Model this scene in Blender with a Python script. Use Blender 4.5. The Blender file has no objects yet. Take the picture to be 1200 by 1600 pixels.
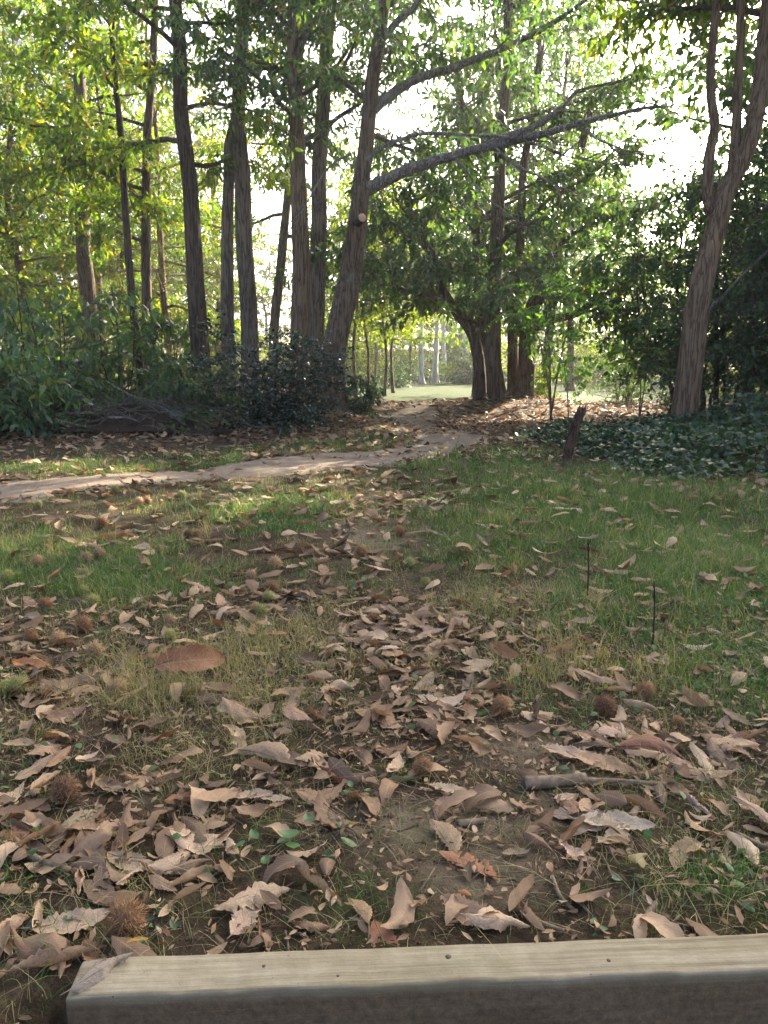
import bpy, math
import numpy as np
from mathutils import Vector, Matrix, Quaternion

# ------------------------------------------------------------------ camera, sky, sun, exposure
SC = bpy.context.scene
COL = SC.collection
R = math.radians
CAM_H, PITCH, FPX = 1.0, R(11.3), 1164.0          # reference photo: 1200 x 1600 px

cam_d = bpy.data.cameras.new('camera')
cam_d.sensor_fit = 'VERTICAL'
cam_d.sensor_height = 36.0
cam_d.lens = 36.0 * FPX / 1600.0
cam_d.clip_start, cam_d.clip_end = 0.05, 2000.0
cam = bpy.data.objects.new('camera', cam_d)
COL.objects.link(cam)
cam.location = (0, 0, CAM_H)
cam.rotation_euler = (R(90) - PITCH, 0, 0)
SC.camera = cam

SUN_AZ, SUN_EL = R(36), R(25)                      # azimuth clockwise from +Y
world = bpy.data.worlds.new('World')
SC.world = world
world.use_nodes = True
wn = world.node_tree.nodes
sky = wn.new('ShaderNodeTexSky')
sky.sky_type = 'NISHITA'
sky.sun_disc = False
sky.sun_elevation = SUN_EL
sky.sun_rotation = SUN_AZ
sky.air_density = 0.4
sky.dust_density = 6.0
sky.ozone_density = 0.3
wn['Background'].inputs['Strength'].default_value = 0.15
world.node_tree.links.new(sky.outputs[0], wn['Background'].inputs['Color'])

sun_d = bpy.data.lights.new('sun', 'SUN')
sun_d.energy = 5.0
sun_d.angle = R(0.5)
sun_d.color = (1.0, 0.86, 0.66)
sun = bpy.data.objects.new('sun', sun_d)
COL.objects.link(sun)
sdir = Vector((math.sin(SUN_AZ) * math.cos(SUN_EL), math.cos(SUN_AZ) * math.cos(SUN_EL), math.sin(SUN_EL)))
sun.rotation_euler = sdir.to_track_quat('Z', 'Y').to_euler()
sun.location = (20, 30, 30)

SC.view_settings.view_transform = 'Standard'
SC.view_settings.look = 'None'
SC.view_settings.exposure = 2.55
SC.view_settings.gamma = 1.0
SC.cycles.max_bounces = 8
SC.cycles.diffuse_bounces = 4
SC.cycles.glossy_bounces = 2
SC.cycles.transmission_bounces = 6
SC.cycles.sample_clamp_indirect = 8.0
SC.cycles.use_denoising = True

HAZE = 0.0013
SC.cycles.volume_bounces = 0
rng = np.random.default_rng(11)

# ------------------------------------------------------------------ projection helpers (photo pixel <-> world)
CP, SP = math.cos(PITCH), math.sin(PITCH)


def P(px, py, Y):
    """world point seen at photo pixel (px,py) at world depth Y"""
    u, v = (px - 600) / FPX, (800 - py) / FPX
    d = np.array([u, v * SP + CP, v * CP - SP])
    return np.array([0, 0, CAM_H]) + d * (Y / d[1])


def G(px, py, z=0.0):
    u, v = (px - 600) / FPX, (800 - py) / FPX
    d = np.array([u, v * SP + CP, v * CP - SP])
    return np.array([0, 0, CAM_H]) + d * ((z - CAM_H) / d[2])


def PIX(x, y, z=0.0):
    """photo pixel of world points (arrays)"""
    dx, dy, dz = x, y, z - CAM_H
    zc = dy * CP - dz * SP
    yc = dy * SP + dz * CP
    zc = np.maximum(zc, 0.05)
    return 600 + FPX * dx / zc, 800 - FPX * yc / zc


def sstep(a, b, x):
    t = np.clip((x - a) / (b - a), 0, 1)
    return t * t * (3 - 2 * t)


def vnoise(x, y, s, seed=0):
    x = np.asarray(x, float) / s + 1000.0 + seed * 17.3
    y = np.asarray(y, float) / s + 1000.0 + seed * 7.7
    xi, yi = np.floor(x).astype(np.int64), np.floor(y).astype(np.int64)
    fx, fy = x - xi, y - yi
    fx, fy = fx * fx * (3 - 2 * fx), fy * fy * (3 - 2 * fy)

    def h(a, b):
        n = (a * 374761393 + b * 668265263 + seed * 974711) & 0x7fffffff
        n = ((n ^ (n >> 13)) * 1274126177) & 0x7fffffff
        return ((n ^ (n >> 16)) & 0xffff) / 65535.0
    return (h(xi, yi) * (1 - fx) + h(xi + 1, yi) * fx) * (1 - fy) + (h(xi, yi + 1) * (1 - fx) + h(xi + 1, yi + 1) * fx) * fy


# ------------------------------------------------------------------ timber line and terrain height
BEAM_Z = 0.045
BA = G(100, 1558, BEAM_Z)
BB = G(1200, 1515, BEAM_Z)
BDIR = (BB - BA) / np.linalg.norm(BB - BA)
BNRM = np.array([-BDIR[1], BDIR[0], 0.0])
MOUND = (P(790, 640, 16.5)[0], 16.4)


def gz(x, y):
    x = np.asarray(x, float)
    y = np.asarray(y, float)
    z = 0.016 * np.sin(1.9 * x + 0.7 * y + 1) * np.sin(1.3 * y - 0.5 * x) + 0.012 * np.sin(3.7 * x - 2.1 * y) * np.sin(2.9 * y + 0.8)
    z = z * sstep(60, 12, y)
    z = z + 0.22 * sstep(-0.3, -1.6, x) * sstep(9.0, 11.2, y) * sstep(40, 20, y)
    r2 = (x - MOUND[0]) ** 2 + ((y - MOUND[1]) * 0.9) ** 2
    z = z + 0.30 * np.exp(-r2 / (2 * 1.05 ** 2))
    z = z + 0.18 * np.exp(-(((x + 0.55) / 0.6) ** 2 + ((y - 11.6) / 0.8) ** 2))
    z = z + 2.2 * sstep(46, 75, y) + 12 * sstep(120, 380, y)
    s = (x - BA[0]) * BNRM[0] + (y - BA[1]) * BNRM[1]
    a = (x - BA[0]) * BDIR[0] + (y - BA[1]) * BDIR[1]
    z = z - 0.11 * sstep(0.07, 0.0, s) * sstep(-0.14, 0.02, a)
    return z


# ------------------------------------------------------------------ mesh helpers
def fast_mesh(name, V, quads=None, tris=None, attrs=None, uv=None, smooth=False):
    V = np.asarray(V, np.float32).reshape(-1, 3)
    me = bpy.data.meshes.new(name)
    fl, ls = [], []
    nq = 0 if quads is None else len(quads)
    nt = 0 if tris is None else len(tris)
    loops = []
    if nq:
        loops.append(np.asarray(quads, np.int32).ravel())
    if nt:
        loops.append(np.asarray(tris, np.int32).ravel())
    loops = np.concatenate(loops)
    starts = np.concatenate([np.arange(nq) * 4, nq * 4 + np.arange(nt) * 3]).astype(np.int32)
    me.vertices.add(len(V))
    me.vertices.foreach_set('co', V.ravel())
    me.loops.add(len(loops))
    me.loops.foreach_set('vertex_index', loops)
    me.polygons.add(nq + nt)
    me.polygons.foreach_set('loop_start', starts)
    if smooth:
        me.polygons.foreach_set('use_smooth', np.ones(nq + nt, bool))
    if attrs:
        for k, a in attrs.items():
            at = me.attributes.new(k, 'FLOAT', 'POINT')
            at.data.foreach_set('value', np.asarray(a, np.float32))
    if uv is not None:
        u = me.uv_layers.new(name='UVMap')
        u.data.foreach_set('uv', np.asarray(uv, np.float32)[loops].ravel())
    me.update(calc_edges=True)
    me.validate()
    return me


def link(name, me, mat=None, parent=None):
    o = bpy.data.objects.new(name, me)
    COL.objects.link(o)
    if mat is not None and me is not None and len(me.materials) == 0:
        me.materials.append(mat)
    if parent is not None:
        o.parent = parent
    return o


def tag(o, label, cat=None, group=None, kind=None):
    o['label'] = label
    if cat:
        o['category'] = cat
    if group:
        o['group'] = group
    if kind:
        o['kind'] = kind
    return o


def thing(name, loc, label, cat, group=None, rz=0.0):
    o = bpy.data.objects.new(name, None)
    COL.objects.link(o)
    o.location = loc
    o.rotation_euler = (0, 0, rz)
    o.empty_display_size = 0.1
    return tag(o, label, cat, group)


def copy_thing(src, loc, rz, scale, label, group=None):
    r = src.copy()
    COL.objects.link(r)
    r.location = loc
    r.rotation_euler = (0, 0, rz)
    r.scale = scale if hasattr(scale, '__len__') else (scale,) * 3
    r['label'] = label
    if group:
        r['group'] = group
    for ch in src.children:
        c = ch.copy()
        COL.objects.link(c)
        c.parent = r
        for g in ch.children:
            d = g.copy()
            COL.objects.link(d)
            d.parent = c
    return r


class MB:
    """collects tubes into one mesh"""

    def __init__(self):
        self.V, self.Q, self.T, self.n = [], [], [], 0

    def tube(self, pts, rad, k=6, rough=0.0, r=rng, flare=0.0):
        pts = np.asarray(pts, float)
        n = len(pts)
        rad = np.asarray(rad, float)
        tan = np.gradient(pts, axis=0)
        tan /= np.linalg.norm(tan, axis=1, keepdims=True) + 1e-9
        a = np.array([1.0, 0, 0]) if abs(tan[0][0]) < 0.8 else np.array([0, 1.0, 0])
        X = np.empty((n, 3))
        x = a - tan[0] * a.dot(tan[0])
        for i in range(n):
            x = x - tan[i] * x.dot(tan[i])
            x = x / (np.linalg.norm(x) + 1e-9)
            X[i] = x
        Y = np.cross(tan, X)
        th = np.arange(k) * 2 * math.pi / k
        rr = np.repeat(rad[:, None], k, 1)
        if rough > 0:
            s = np.concatenate([[0], np.cumsum(np.linalg.norm(np.diff(pts, axis=0), axis=1))])
            ph = r.uniform(0, 6.28, 6)
            nz = (np.sin(2 * th[None] + 1.7 * s[:, None] + ph[0]) * .5 + np.sin(3 * th[None] - 2.9 * s[:, None] + ph[1]) * .5
                  + np.sin(5 * th[None] + 5.3 * s[:, None] + ph[2]) * .35) + r.normal(0, .22, (n, k))
            rr = rr * (1 + rough * nz)
            if flare > 0:
                rr = rr * (1 + flare * np.exp(-s / .28)[:, None] * (1 + .35 * np.sin(4 * th + ph[3]) + .25 * np.sin(7 * th + ph[4]))[None])
        V = pts[:, None] + rr[..., None] * (np.cos(th)[None, :, None] * X[:, None] + np.sin(th)[None, :, None] * Y[:, None])
        i = np.arange(n - 1)[:, None] * k
        j = np.arange(k)[None]
        j2 = (j + 1) % k
        q = np.stack([i + j, i + j2, i + k + j2, i + k + j], -1).reshape(-1, 4) + self.n
        self.V.append(V.reshape(-1, 3))
        self.Q.append(q)
        e = (n - 1) * k + self.n
        self.T.append(np.array([[e, e + m, e + m + 1] for m in range(1, k - 1)]))
        self.T.append(np.array([[self.n, self.n + m + 1, self.n + m] for m in range(1, k - 1)]))
        self.n += n * k

    def mesh(self, name, smooth=True):
        return fast_mesh(name, np.concatenate(self.V), np.concatenate(self.Q), np.concatenate(self.T), smooth=smooth)


def spline(pts, n):
    """Catmull-Rom resample to n points"""
    p = np.asarray(pts, float)
    p = np.vstack([2 * p[0] - p[1], p, 2 * p[-1] - p[-2]])
    m = len(p) - 3
    t = np.linspace(0, m - 1e-6, n)
    i = t.astype(int)
    f = (t - i)[:, None]
    a, b, c, d = p[i], p[i + 1], p[i + 2], p[i + 3]
    return .5 * ((2 * b) + (c - a) * f + (2 * a - 5 * b + 4 * c - d) * f ** 2 + (3 * b - a - 3 * c + d) * f ** 3)


def unit(v):
    return v / (np.linalg.norm(v, axis=-1, keepdims=True) + 1e-9)


def leaf_arrays(pos, d, length, width, r, shape='lance', updir=None, curl=0.2):
    """leaf blades; pos,d (n,3), length,width (n,). returns V, tris, tint"""
    n = len(pos)
    up = np.tile([0, 0, 1.0], (n, 1)) + r.normal(0, .55, (n, 3)) if updir is None else updir
    side = unit(np.cross(d, up))
    nor = np.cross(side, d)
    L, W = length[:, None], width[:, None]
    if shape == 'lance':
        prof = [(0, 0, 0), (.3, -.48, .10), (.3, .48, .10), (.68, -.40, .02), (.68, .40, .02), (1, 0, -1)]
        tr = [[0, 1, 2], [1, 3, 4], [1, 4, 2], [3, 5, 4]]
    elif shape == 'oval':
        prof = [(0, 0, 0), (.35, -.5, .1), (.35, .5, .1), (.75, -.38, .05), (.75, .38, .05), (1, 0, -.6)]
        tr = [[0, 1, 2], [1, 3, 4], [1, 4, 2], [3, 5, 4]]
    else:
        prof = [(0, 0, 0), (.45, -.5, .12), (1, 0, -.5), (.45, .5, .12)]
        tr = [[0, 1, 2], [0, 2, 3]]
    c = (curl * r.uniform(.3, 1.6, n))[:, None]
    V = np.stack([pos + d * L * a + side * W * b + nor * (L * c * z if z < 0 else W * z) for a, b, z in prof], 1)
    k = len(prof)
    T = (np.array(tr)[None] + (np.arange(n) * k)[:, None, None]).reshape(-1, 3)
    tint = np.repeat(r.uniform(0, 1, n), k)
    return V.reshape(-1, 3), T, tint


def rand_unit(r, n):
    return unit(r.normal(0, 1, (n, 3)))


# ------------------------------------------------------------------ materials
def new_mat(name):
    m = bpy.data.materials.new(name)
    m.use_nodes = True
    nt = m.node_tree
    nt.nodes.clear()
    return m, nt, nt.nodes.new('ShaderNodeOutputMaterial')


def ramp(nt, fac, stops):
    n = nt.nodes.new('ShaderNodeValToRGB')
    el = n.color_ramp.elements
    while len(el) < len(stops):
        el.new(0.5)
    for e, (p, c) in zip(el, stops):
        e.position = p
        e.color = (*c, 1)
    nt.links.new(fac, n.inputs[0])
    return n.outputs[0]


def noise(nt, vec, scale, detail=4, rough=.6, dim='3D'):
    n = nt.nodes.new('ShaderNodeTexNoise')
    n.inputs['Scale'].default_value = scale
    n.inputs['Detail'].default_value = detail
    n.inputs['Roughness'].default_value = rough
    if vec is not None:
        nt.links.new(vec, n.inputs['Vector'])
    return n.outputs['Fac']


def mapping(nt, vec, scale, rot=(0, 0, 0)):
    n = nt.nodes.new('ShaderNodeMapping')
    n.inputs['Scale'].default_value = scale
    n.inputs['Rotation'].default_value = rot
    nt.links.new(vec, n.inputs['Vector'])
    return n.outputs[0]


def mix(nt, fac, a, b, mode='MIX'):
    n = nt.nodes.new('ShaderNodeMix')
    n.data_type = 'RGBA'
    n.blend_type = mode
    for s, v in ((n.inputs[0], fac), (n.inputs[6], a), (n.inputs[7], b)):
        if hasattr(v, 'is_linked'):
            nt.links.new(v, s)
        elif isinstance(v, (int, float)):
            s.default_value = v
        else:
            s.default_value = (*v, 1)
    return n.outputs[2]


def math_n(nt, op, a, b=0.0, c=None):
    n = nt.nodes.new('ShaderNodeMath')
    n.operation = op
    for s, v in zip(n.inputs, (a, b) if c is None else (a, b, c)):
        if hasattr(v, 'is_linked'):
            nt.links.new(v, s)
        else:
            s.default_value = v
    return n.outputs[0]


def attr(nt, name):
    n = nt.nodes.new('ShaderNodeAttribute')
    n.attribute_name = name
    return n


def texco(nt, which='Object'):
    return nt.nodes.new('ShaderNodeTexCoord').outputs[which]


def bsdf(nt, out, col, rough=.6, spec=.3, bump=None, bstr=.3, bdist=.01):
    b = nt.nodes.new('ShaderNodeBsdfPrincipled')
    if hasattr(col, 'is_linked'):
        nt.links.new(col, b.inputs['Base Color'])
    else:
        b.inputs['Base Color'].default_value = (*col, 1)
    if hasattr(rough, 'is_linked'):
        nt.links.new(rough, b.inputs['Roughness'])
    else:
        b.inputs['Roughness'].default_value = rough
    b.inputs['Specular IOR Level'].default_value = spec
    if bump is not None:
        n = nt.nodes.new('ShaderNodeBump')
        n.inputs['Strength'].default_value = bstr
        n.inputs['Distance'].default_value = bdist
        nt.links.new(bump, n.inputs['Height'])
        nt.links.new(n.outputs[0], b.inputs['Normal'])
    if out is not None:
        nt.links.new(b.outputs[0], out.inputs['Surface'])
    return b


def translucent_mix(nt, out, b, col, fac, gain=(1.6, 1.7, .6)):
    t = nt.nodes.new('ShaderNodeBsdfTranslucent')
    c = mix(nt, 1.0, col, gain, 'MULTIPLY')
    nt.links.new(c, t.inputs['Color'])
    m = nt.nodes.new('ShaderNodeMixShader')
    m.inputs[0].default_value = fac
    nt.links.new(b.outputs[0], m.inputs[1])
    nt.links.new(t.outputs[0], m.inputs[2])
    nt.links.new(m.outputs[0], out.inputs['Surface'])


def leaf_mat(name, stops, rough=.45, spec=.45, trans=.4, gain=(2.0, 2.0, .6)):
    m, nt, out = new_mat(name)
    a = attr(nt, 'tint').outputs['Fac']
    col = ramp(nt, a, stops)
    oi = nt.nodes.new('ShaderNodeObjectInfo')
    hs = nt.nodes.new('ShaderNodeHueSaturation')
    nt.links.new(col, hs.inputs['Color'])
    nt.links.new(math_n(nt, 'MULTIPLY_ADD', oi.outputs['Random'], .4, .8), hs.inputs['Value'])
    col = hs.outputs[0]
    b = bsdf(nt, None, col, rough, spec)
    translucent_mix(nt, out, b, col, trans, gain)
    return m


def bark_mat(name, dark, light, lichen=(.25, .27, .22), lich=.35, vs=1.0):
    m, nt, out = new_mat(name)
    co = texco(nt)
    n = noise(nt, mapping(nt, co, (20 * vs, 20 * vs, 1.7 * vs)), 1.0, 3, .55)
    fur = math_n(nt, 'MINIMUM', math_n(nt, 'MULTIPLY', math_n(nt, 'ABSOLUTE', math_n(nt, 'SUBTRACT', n, .5)), 9.0), 1.0)
    fine = noise(nt, mapping(nt, co, (40, 40, 9)), 1.5, 5, .7)
    h = math_n(nt, 'MULTIPLY_ADD', fine, .5, fur)
    col = ramp(nt, h, [(.18, dark), (.95, light)])
    l = ramp(nt, noise(nt, co, 2.6, 5, .75), [(.5, (0, 0, 0)), (.72, (1, 1, 1))])
    col = mix(nt, math_n(nt, 'MULTIPLY', l, lich), col, lichen)
    bsdf(nt, out, col, .85, .2, h, .9, .02)
    return m


M = {}
M['bark_brown'] = bark_mat('bark_brown', (.030, .020, .012), (.140, .098, .062))
M['bark_grey'] = bark_mat('bark_grey', (.040, .031, .022), (.190, .150, .108), (.25, .25, .19), .4)
M['bark_dark'] = bark_mat('bark_dark', (.018, .013, .009), (.085, .061, .040), (.10, .12, .07), .35)
M['bark_tan'] = bark_mat('bark_tan', (.055, .036, .021), (.21, .145, .088), (.22, .19, .13), .3)
M['bark_lichen'] = bark_mat('bark_lichen', (.05, .045, .038), (.20, .19, .165), (.33, .35, .32), .7, 1.6)
M['bark_birch'] = bark_mat('bark_birch', (.25, .25, .25), (.68, .69, .70), (.12, .11, .10), .25, .6)
M['twig'] = bark_mat('twig_bark', (.04, .03, .022), (.15, .12, .09), (.22, .22, .18), .3, 2.5)

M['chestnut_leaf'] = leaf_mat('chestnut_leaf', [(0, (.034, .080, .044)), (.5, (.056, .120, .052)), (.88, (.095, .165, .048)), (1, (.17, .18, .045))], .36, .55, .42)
M['chestnut_lit'] = leaf_mat('chestnut_lit', [(0, (.040, .095, .022)), (.45, (.080, .150, .028)), (.88, (.15, .195, .032)), (1, (.27, .19, .04))], .42, .45, .5, (2.2, 2.15, .45))  # chestnut leaf with the sunlit yellow green put into its colour
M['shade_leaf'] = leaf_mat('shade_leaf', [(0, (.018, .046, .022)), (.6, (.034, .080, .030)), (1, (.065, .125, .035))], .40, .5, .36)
M['holly_leaf'] = leaf_mat('holly_leaf', [(0, (.010, .028, .018)), (.7, (.018, .045, .026)), (1, (.035, .070, .035))], .22, .6, .12)
M['ivy_leaf'] = leaf_mat('ivy_leaf', [(0, (.014, .038, .020)), (.7, (.026, .062, .030)), (1, (.06, .12, .035))], .36, .5, .2)
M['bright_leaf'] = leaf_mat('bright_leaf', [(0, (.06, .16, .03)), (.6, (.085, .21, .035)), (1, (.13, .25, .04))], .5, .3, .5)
M['seedling_leaf'] = leaf_mat('seedling_leaf', [(0, (.025, .07, .02)), (1, (.06, .14, .035))], .35, .5, .25)
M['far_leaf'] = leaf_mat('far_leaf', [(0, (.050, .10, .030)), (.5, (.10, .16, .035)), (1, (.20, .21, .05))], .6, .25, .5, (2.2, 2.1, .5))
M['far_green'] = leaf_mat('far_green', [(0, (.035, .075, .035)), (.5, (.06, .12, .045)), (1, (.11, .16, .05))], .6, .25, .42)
M['pine_needle'] = leaf_mat('pine_needle', [(0, (.045, .062, .036)), (.6, (.075, .092, .055)), (1, (.15, .125, .075))], .6, .3, .25)
M['dry_fern'] = leaf_mat('dry_fern', [(0, (.10, .06, .03)), (.6, (.19, .12, .06)), (1, (.28, .19, .09))], .7, .2, .3, (1.5, 1.3, .9))


def grass_material():
    m, nt, out = new_mat('grass_blade')
    t = attr(nt, 'tint').outputs['Fac']
    col = ramp(nt, t, [(0, (.032, .085, .022)), (.3, (.066, .150, .034)), (.5, (.115, .200, .050)), (.64, (.19, .19, .080)), (1, (.38, .30, .17))])
    b = bsdf(nt, None, col, .5, .3)
    translucent_mix(nt, out, b, col, .35, (1.6, 1.7, .7))
    return m


def dead_leaf_material(name, use_obj):
    m, nt, out = new_mat(name)
    uv = texco(nt, 'UV')
    sep = nt.nodes.new('ShaderNodeSeparateXYZ')
    nt.links.new(uv, sep.inputs[0])
    U, Vv = sep.outputs[0], sep.outputs[1]
    au = math_n(nt, 'ABSOLUTE', math_n(nt, 'SUBTRACT', U, .5))
    ph = math_n(nt, 'FRACT', math_n(nt, 'MULTIPLY', math_n(nt, 'SUBTRACT', Vv, math_n(nt, 'MULTIPLY', au, .38)), 15.0))
    d = math_n(nt, 'ABSOLUTE', math_n(nt, 'SUBTRACT', ph, .5))
    vein = math_n(nt, 'SMOOTHSTEP' if False else 'LESS_THAN', d, .10)
    mid = math_n(nt, 'LESS_THAN', au, .028)
    vm = math_n(nt, 'MAXIMUM', math_n(nt, 'MULTIPLY', vein, .55), mid)
    oi = nt.nodes.new('ShaderNodeObjectInfo')
    co = texco(nt, 'Object')
    if use_obj:
        base = oi.outputs['Color']
        off = nt.nodes.new('ShaderNodeVectorMath')
        off.operation = 'ADD'
        nt.links.new(co, off.inputs[0])
        sc = math_n(nt, 'MULTIPLY', oi.outputs['Random'], 37.0)
        nt.links.new(sc, off.inputs[1])
        co = off.outputs[0]
    else:
        base = ramp(nt, attr(nt, 'tint').outputs['Fac'], [(0, (.045, .025, .014)), (.22, (.115, .060, .028)), (.4, (.20, .108, .050)),
                                                          (.62, (.29, .185, .098)), (.85, (.40, .28, .165)), (1, (.48, .37, .24))])
    mot = noise(nt, co, 26, 5, .7)
    fine = noise(nt, co, 160, 3, .7)
    val = math_n(nt, 'ADD', math_n(nt, 'MULTIPLY_ADD', mot, 1.5, .2), math_n(nt, 'MULTIPLY_ADD', fine, .5, -.2))
    cc = nt.nodes.new('ShaderNodeCombineXYZ')
    for i in range(3):
        nt.links.new(val, cc.inputs[i])
    col = mix(nt, 1.0, base, cc.outputs[0], 'MULTIPLY')
    spots = ramp(nt, noise(nt, co, 60, 3, .6), [(.66, (0, 0, 0)), (.72, (1, 1, 1))])
    col = mix(nt, math_n(nt, 'MULTIPLY', spots, .6), col, (.035, .022, .015))
    col = mix(nt, math_n(nt, 'MULTIPLY', vm, .3), col, (.40, .30, .20))
    geo = nt.nodes.new('ShaderNodeNewGeometry')
    col = mix(nt, math_n(nt, 'MULTIPLY', geo.outputs['Backfacing'], .22), col, (.38, .275, .165))
    h = math_n(nt, 'ADD', math_n(nt, 'MULTIPLY', vm, -.6), math_n(nt, 'MULTIPLY', mot, 1.2))
    b = bsdf(nt, None, col, .58, .35, h, .55, .004)
    translucent_mix(nt, out, b, col, .16, (1.4, 1.1, .8))
    return m


def ground_material():
    m, nt, out = new_mat('forest_soil')
    co = texco(nt)
    g = attr(nt, 'green').outputs['Fac']
    pale = attr(nt, 'pale').outputs['Fac']
    lit = attr(nt, 'litter').outputs['Fac']
    n1 = noise(nt, co, 3.0, 6, .7)
    n2 = noise(nt, co, 34, 6, .75)
    n3 = noise(nt, co, 140, 4, .7)
    soil = ramp(nt, math_n(nt, 'MULTIPLY_ADD', n2, .6, math_n(nt, 'MULTIPLY', n1, .4)), [(.3, (.018, .012, .007)), (.5, (.055, .036, .021)), (.72, (.17, .118, .072))])
    sand = ramp(nt, n2, [(.25, (.15, .115, .075)), (.5, (.31, .25, .165)), (.75, (.44, .36, .25))])
    col = mix(nt, math_n(nt, 'MULTIPLY', pale, ramp(nt, n1, [(.25, (.4,) * 3), (.55, (1,) * 3)])), soil, sand)
    moss = ramp(nt, n3, [(.3, (.030, .052, .010)), (.7, (.10, .14, .030))])
    mm = ramp(nt, noise(nt, co, 5.5, 5, .65), [(.50, (0,) * 3), (.62, (1,) * 3)])
    col = mix(nt, math_n(nt, 'MULTIPLY', mm, math_n(nt, 'MULTIPLY_ADD', g, .5, .30)), col, moss)
    turf = ramp(nt, n2, [(.3, (.020, .044, .012)), (.5, (.038, .075, .018)), (.75, (.075, .105, .032))])
    col = mix(nt, math_n(nt, 'MULTIPLY', g, ramp(nt, n2, [(.2, (.35,) * 3), (.6, (.95,) * 3)])), col, turf)
    v = nt.nodes.new('ShaderNodeTexVoronoi')
    v.inputs['Scale'].default_value = 13
    nt.links.new(co, v.inputs['Vector'])
    lc = ramp(nt, math_n(nt, 'FRACT', math_n(nt, 'MULTIPLY', v.outputs['Color'], 3.0)), [(0, (.055, .033, .020)), (.45, (.14, .085, .05)), (.8, (.24, .165, .105)), (1, (.32, .25, .17))])
    col = mix(nt, math_n(nt, 'MULTIPLY', lit, ramp(nt, n2, [(.3, (.2,) * 3), (.55, (1,) * 3)])), col, lc)
    h = math_n(nt, 'ADD', math_n(nt, 'MULTIPLY', n2, 1.0), math_n(nt, 'MULTIPLY', n3, .45))
    bsdf(nt, out, col, .92, .15, h, 1.0, .025)
    return m


def path_material():
    m, nt, out = new_mat('trodden_sand')
    co = texco(nt)
    n1 = noise(nt, co, 1.6, 6, .65)
    n2 = noise(nt, co, 22, 6, .75)
    n3 = noise(nt, co, 120, 4, .7)
    col = ramp(nt, math_n(nt, 'MULTIPLY_ADD', n1, .55, math_n(nt, 'MULTIPLY', n2, .45)), [(.32, (.085, .062, .040)), (.5, (.21, .163, .112)), (.68, (.33, .265, .19))])
    col = mix(nt, .35, col, ramp(nt, n3, [(.3, (.14, .11, .08)), (.7, (.42, .36, .29))]))
    h = math_n(nt, 'ADD', n2, math_n(nt, 'MULTIPLY', n3, .5))
    bsdf(nt, out, col, .92, .15, h, .8, .02)
    return m


def wood_material():
    m, nt, out = new_mat('weathered_timber')
    co = texco(nt)
    g1 = noise(nt, mapping(nt, co, (1.1, 95, 95)), 1.0, 3, .6)
    g2 = noise(nt, mapping(nt, co, (6, 420, 420)), 1.0, 3, .6)
    g3 = noise(nt, mapping(nt, co, (.9, 26, 26)), 1.0, 2, .5)
    g = math_n(nt, 'ADD', math_n(nt, 'MULTIPLY', g3, .30), math_n(nt, 'MULTIPLY_ADD', g1, .45, math_n(nt, 'MULTIPLY', g2, .25)))
    col = ramp(nt, g, [(.36, (.165, .140, .085)), (.47, (.30, .268, .180)), (.66, (.42, .385, .275))])
    st = ramp(nt, noise(nt, mapping(nt, co, (3, 9, 9)), 1.0, 5, .7), [(.35, (1,) * 3), (.68, (.58, .56, .44))])
    col = mix(nt, .75, col, st, 'MULTIPLY')
    alg = ramp(nt, noise(nt, mapping(nt, co, (2, 5, 5)), 1.3, 5, .7), [(.52, (0,) * 3), (.72, (1,) * 3)])
    col = mix(nt, math_n(nt, 'MULTIPLY', alg, .4), col, (.16, .19, .085))
    sp = ramp(nt, noise(nt, co, 75, 3, .6), [(.69, (0,) * 3), (.73, (1,) * 3)])
    col = mix(nt, math_n(nt, 'MULTIPLY', sp, .75), col, (.05, .04, .03))
    # splashed earth sticks to the riser below the top edge
    sz = nt.nodes.new('ShaderNodeSeparateXYZ')
    nt.links.new(co, sz.inputs[0])
    low = ramp(nt, math_n(nt, 'MULTIPLY_ADD', noise(nt, co, 30, 4, .7), .035, math_n(nt, 'MULTIPLY', sz.outputs[2], -1.0)), [(.012, (0,) * 3), (.040, (1,) * 3)])
    earth = ramp(nt, noise(nt, co, 60, 5, .75), [(.3, (.038, .024, .013)), (.7, (.17, .112, .062))])
    col = mix(nt, math_n(nt, 'MULTIPLY', low, .85), col, earth)
    bsdf(nt, out, col, .8, .2, math_n(nt, 'ADD', g, math_n(nt, 'MULTIPLY', low, noise(nt, co, 60, 5, .75))), .6, .004)
    return m


def plain_mat(name, c0, c1, scale=20, rough=.7, spec=.3, stretch=(1, 1, 1), bstr=.4, bdist=.004):
    m, nt, out = new_mat(name)
    co = mapping(nt, texco(nt), stretch)
    n = noise(nt, co, scale, 5, .7)
    bsdf(nt, out, ramp(nt, n, [(.3, c0), (.7, c1)]), rough, spec, n, bstr, bdist)
    return m


def obj_color_mat(name, rough=.7, trans=0.0):
    m, nt, out = new_mat(name)
    oi = nt.nodes.new('ShaderNodeObjectInfo')
    n = noise(nt, texco(nt), 90, 4, .7)
    cc = nt.nodes.new('ShaderNodeCombineXYZ')
    for i in range(3):
        nt.links.new(math_n(nt, 'MULTIPLY_ADD', n, 1.2, .4), cc.inputs[i])
    col = mix(nt, 1.0, oi.outputs['Color'], cc.outputs[0], 'MULTIPLY')
    bsdf(nt, out, col, rough, .3)
    return m


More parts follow.
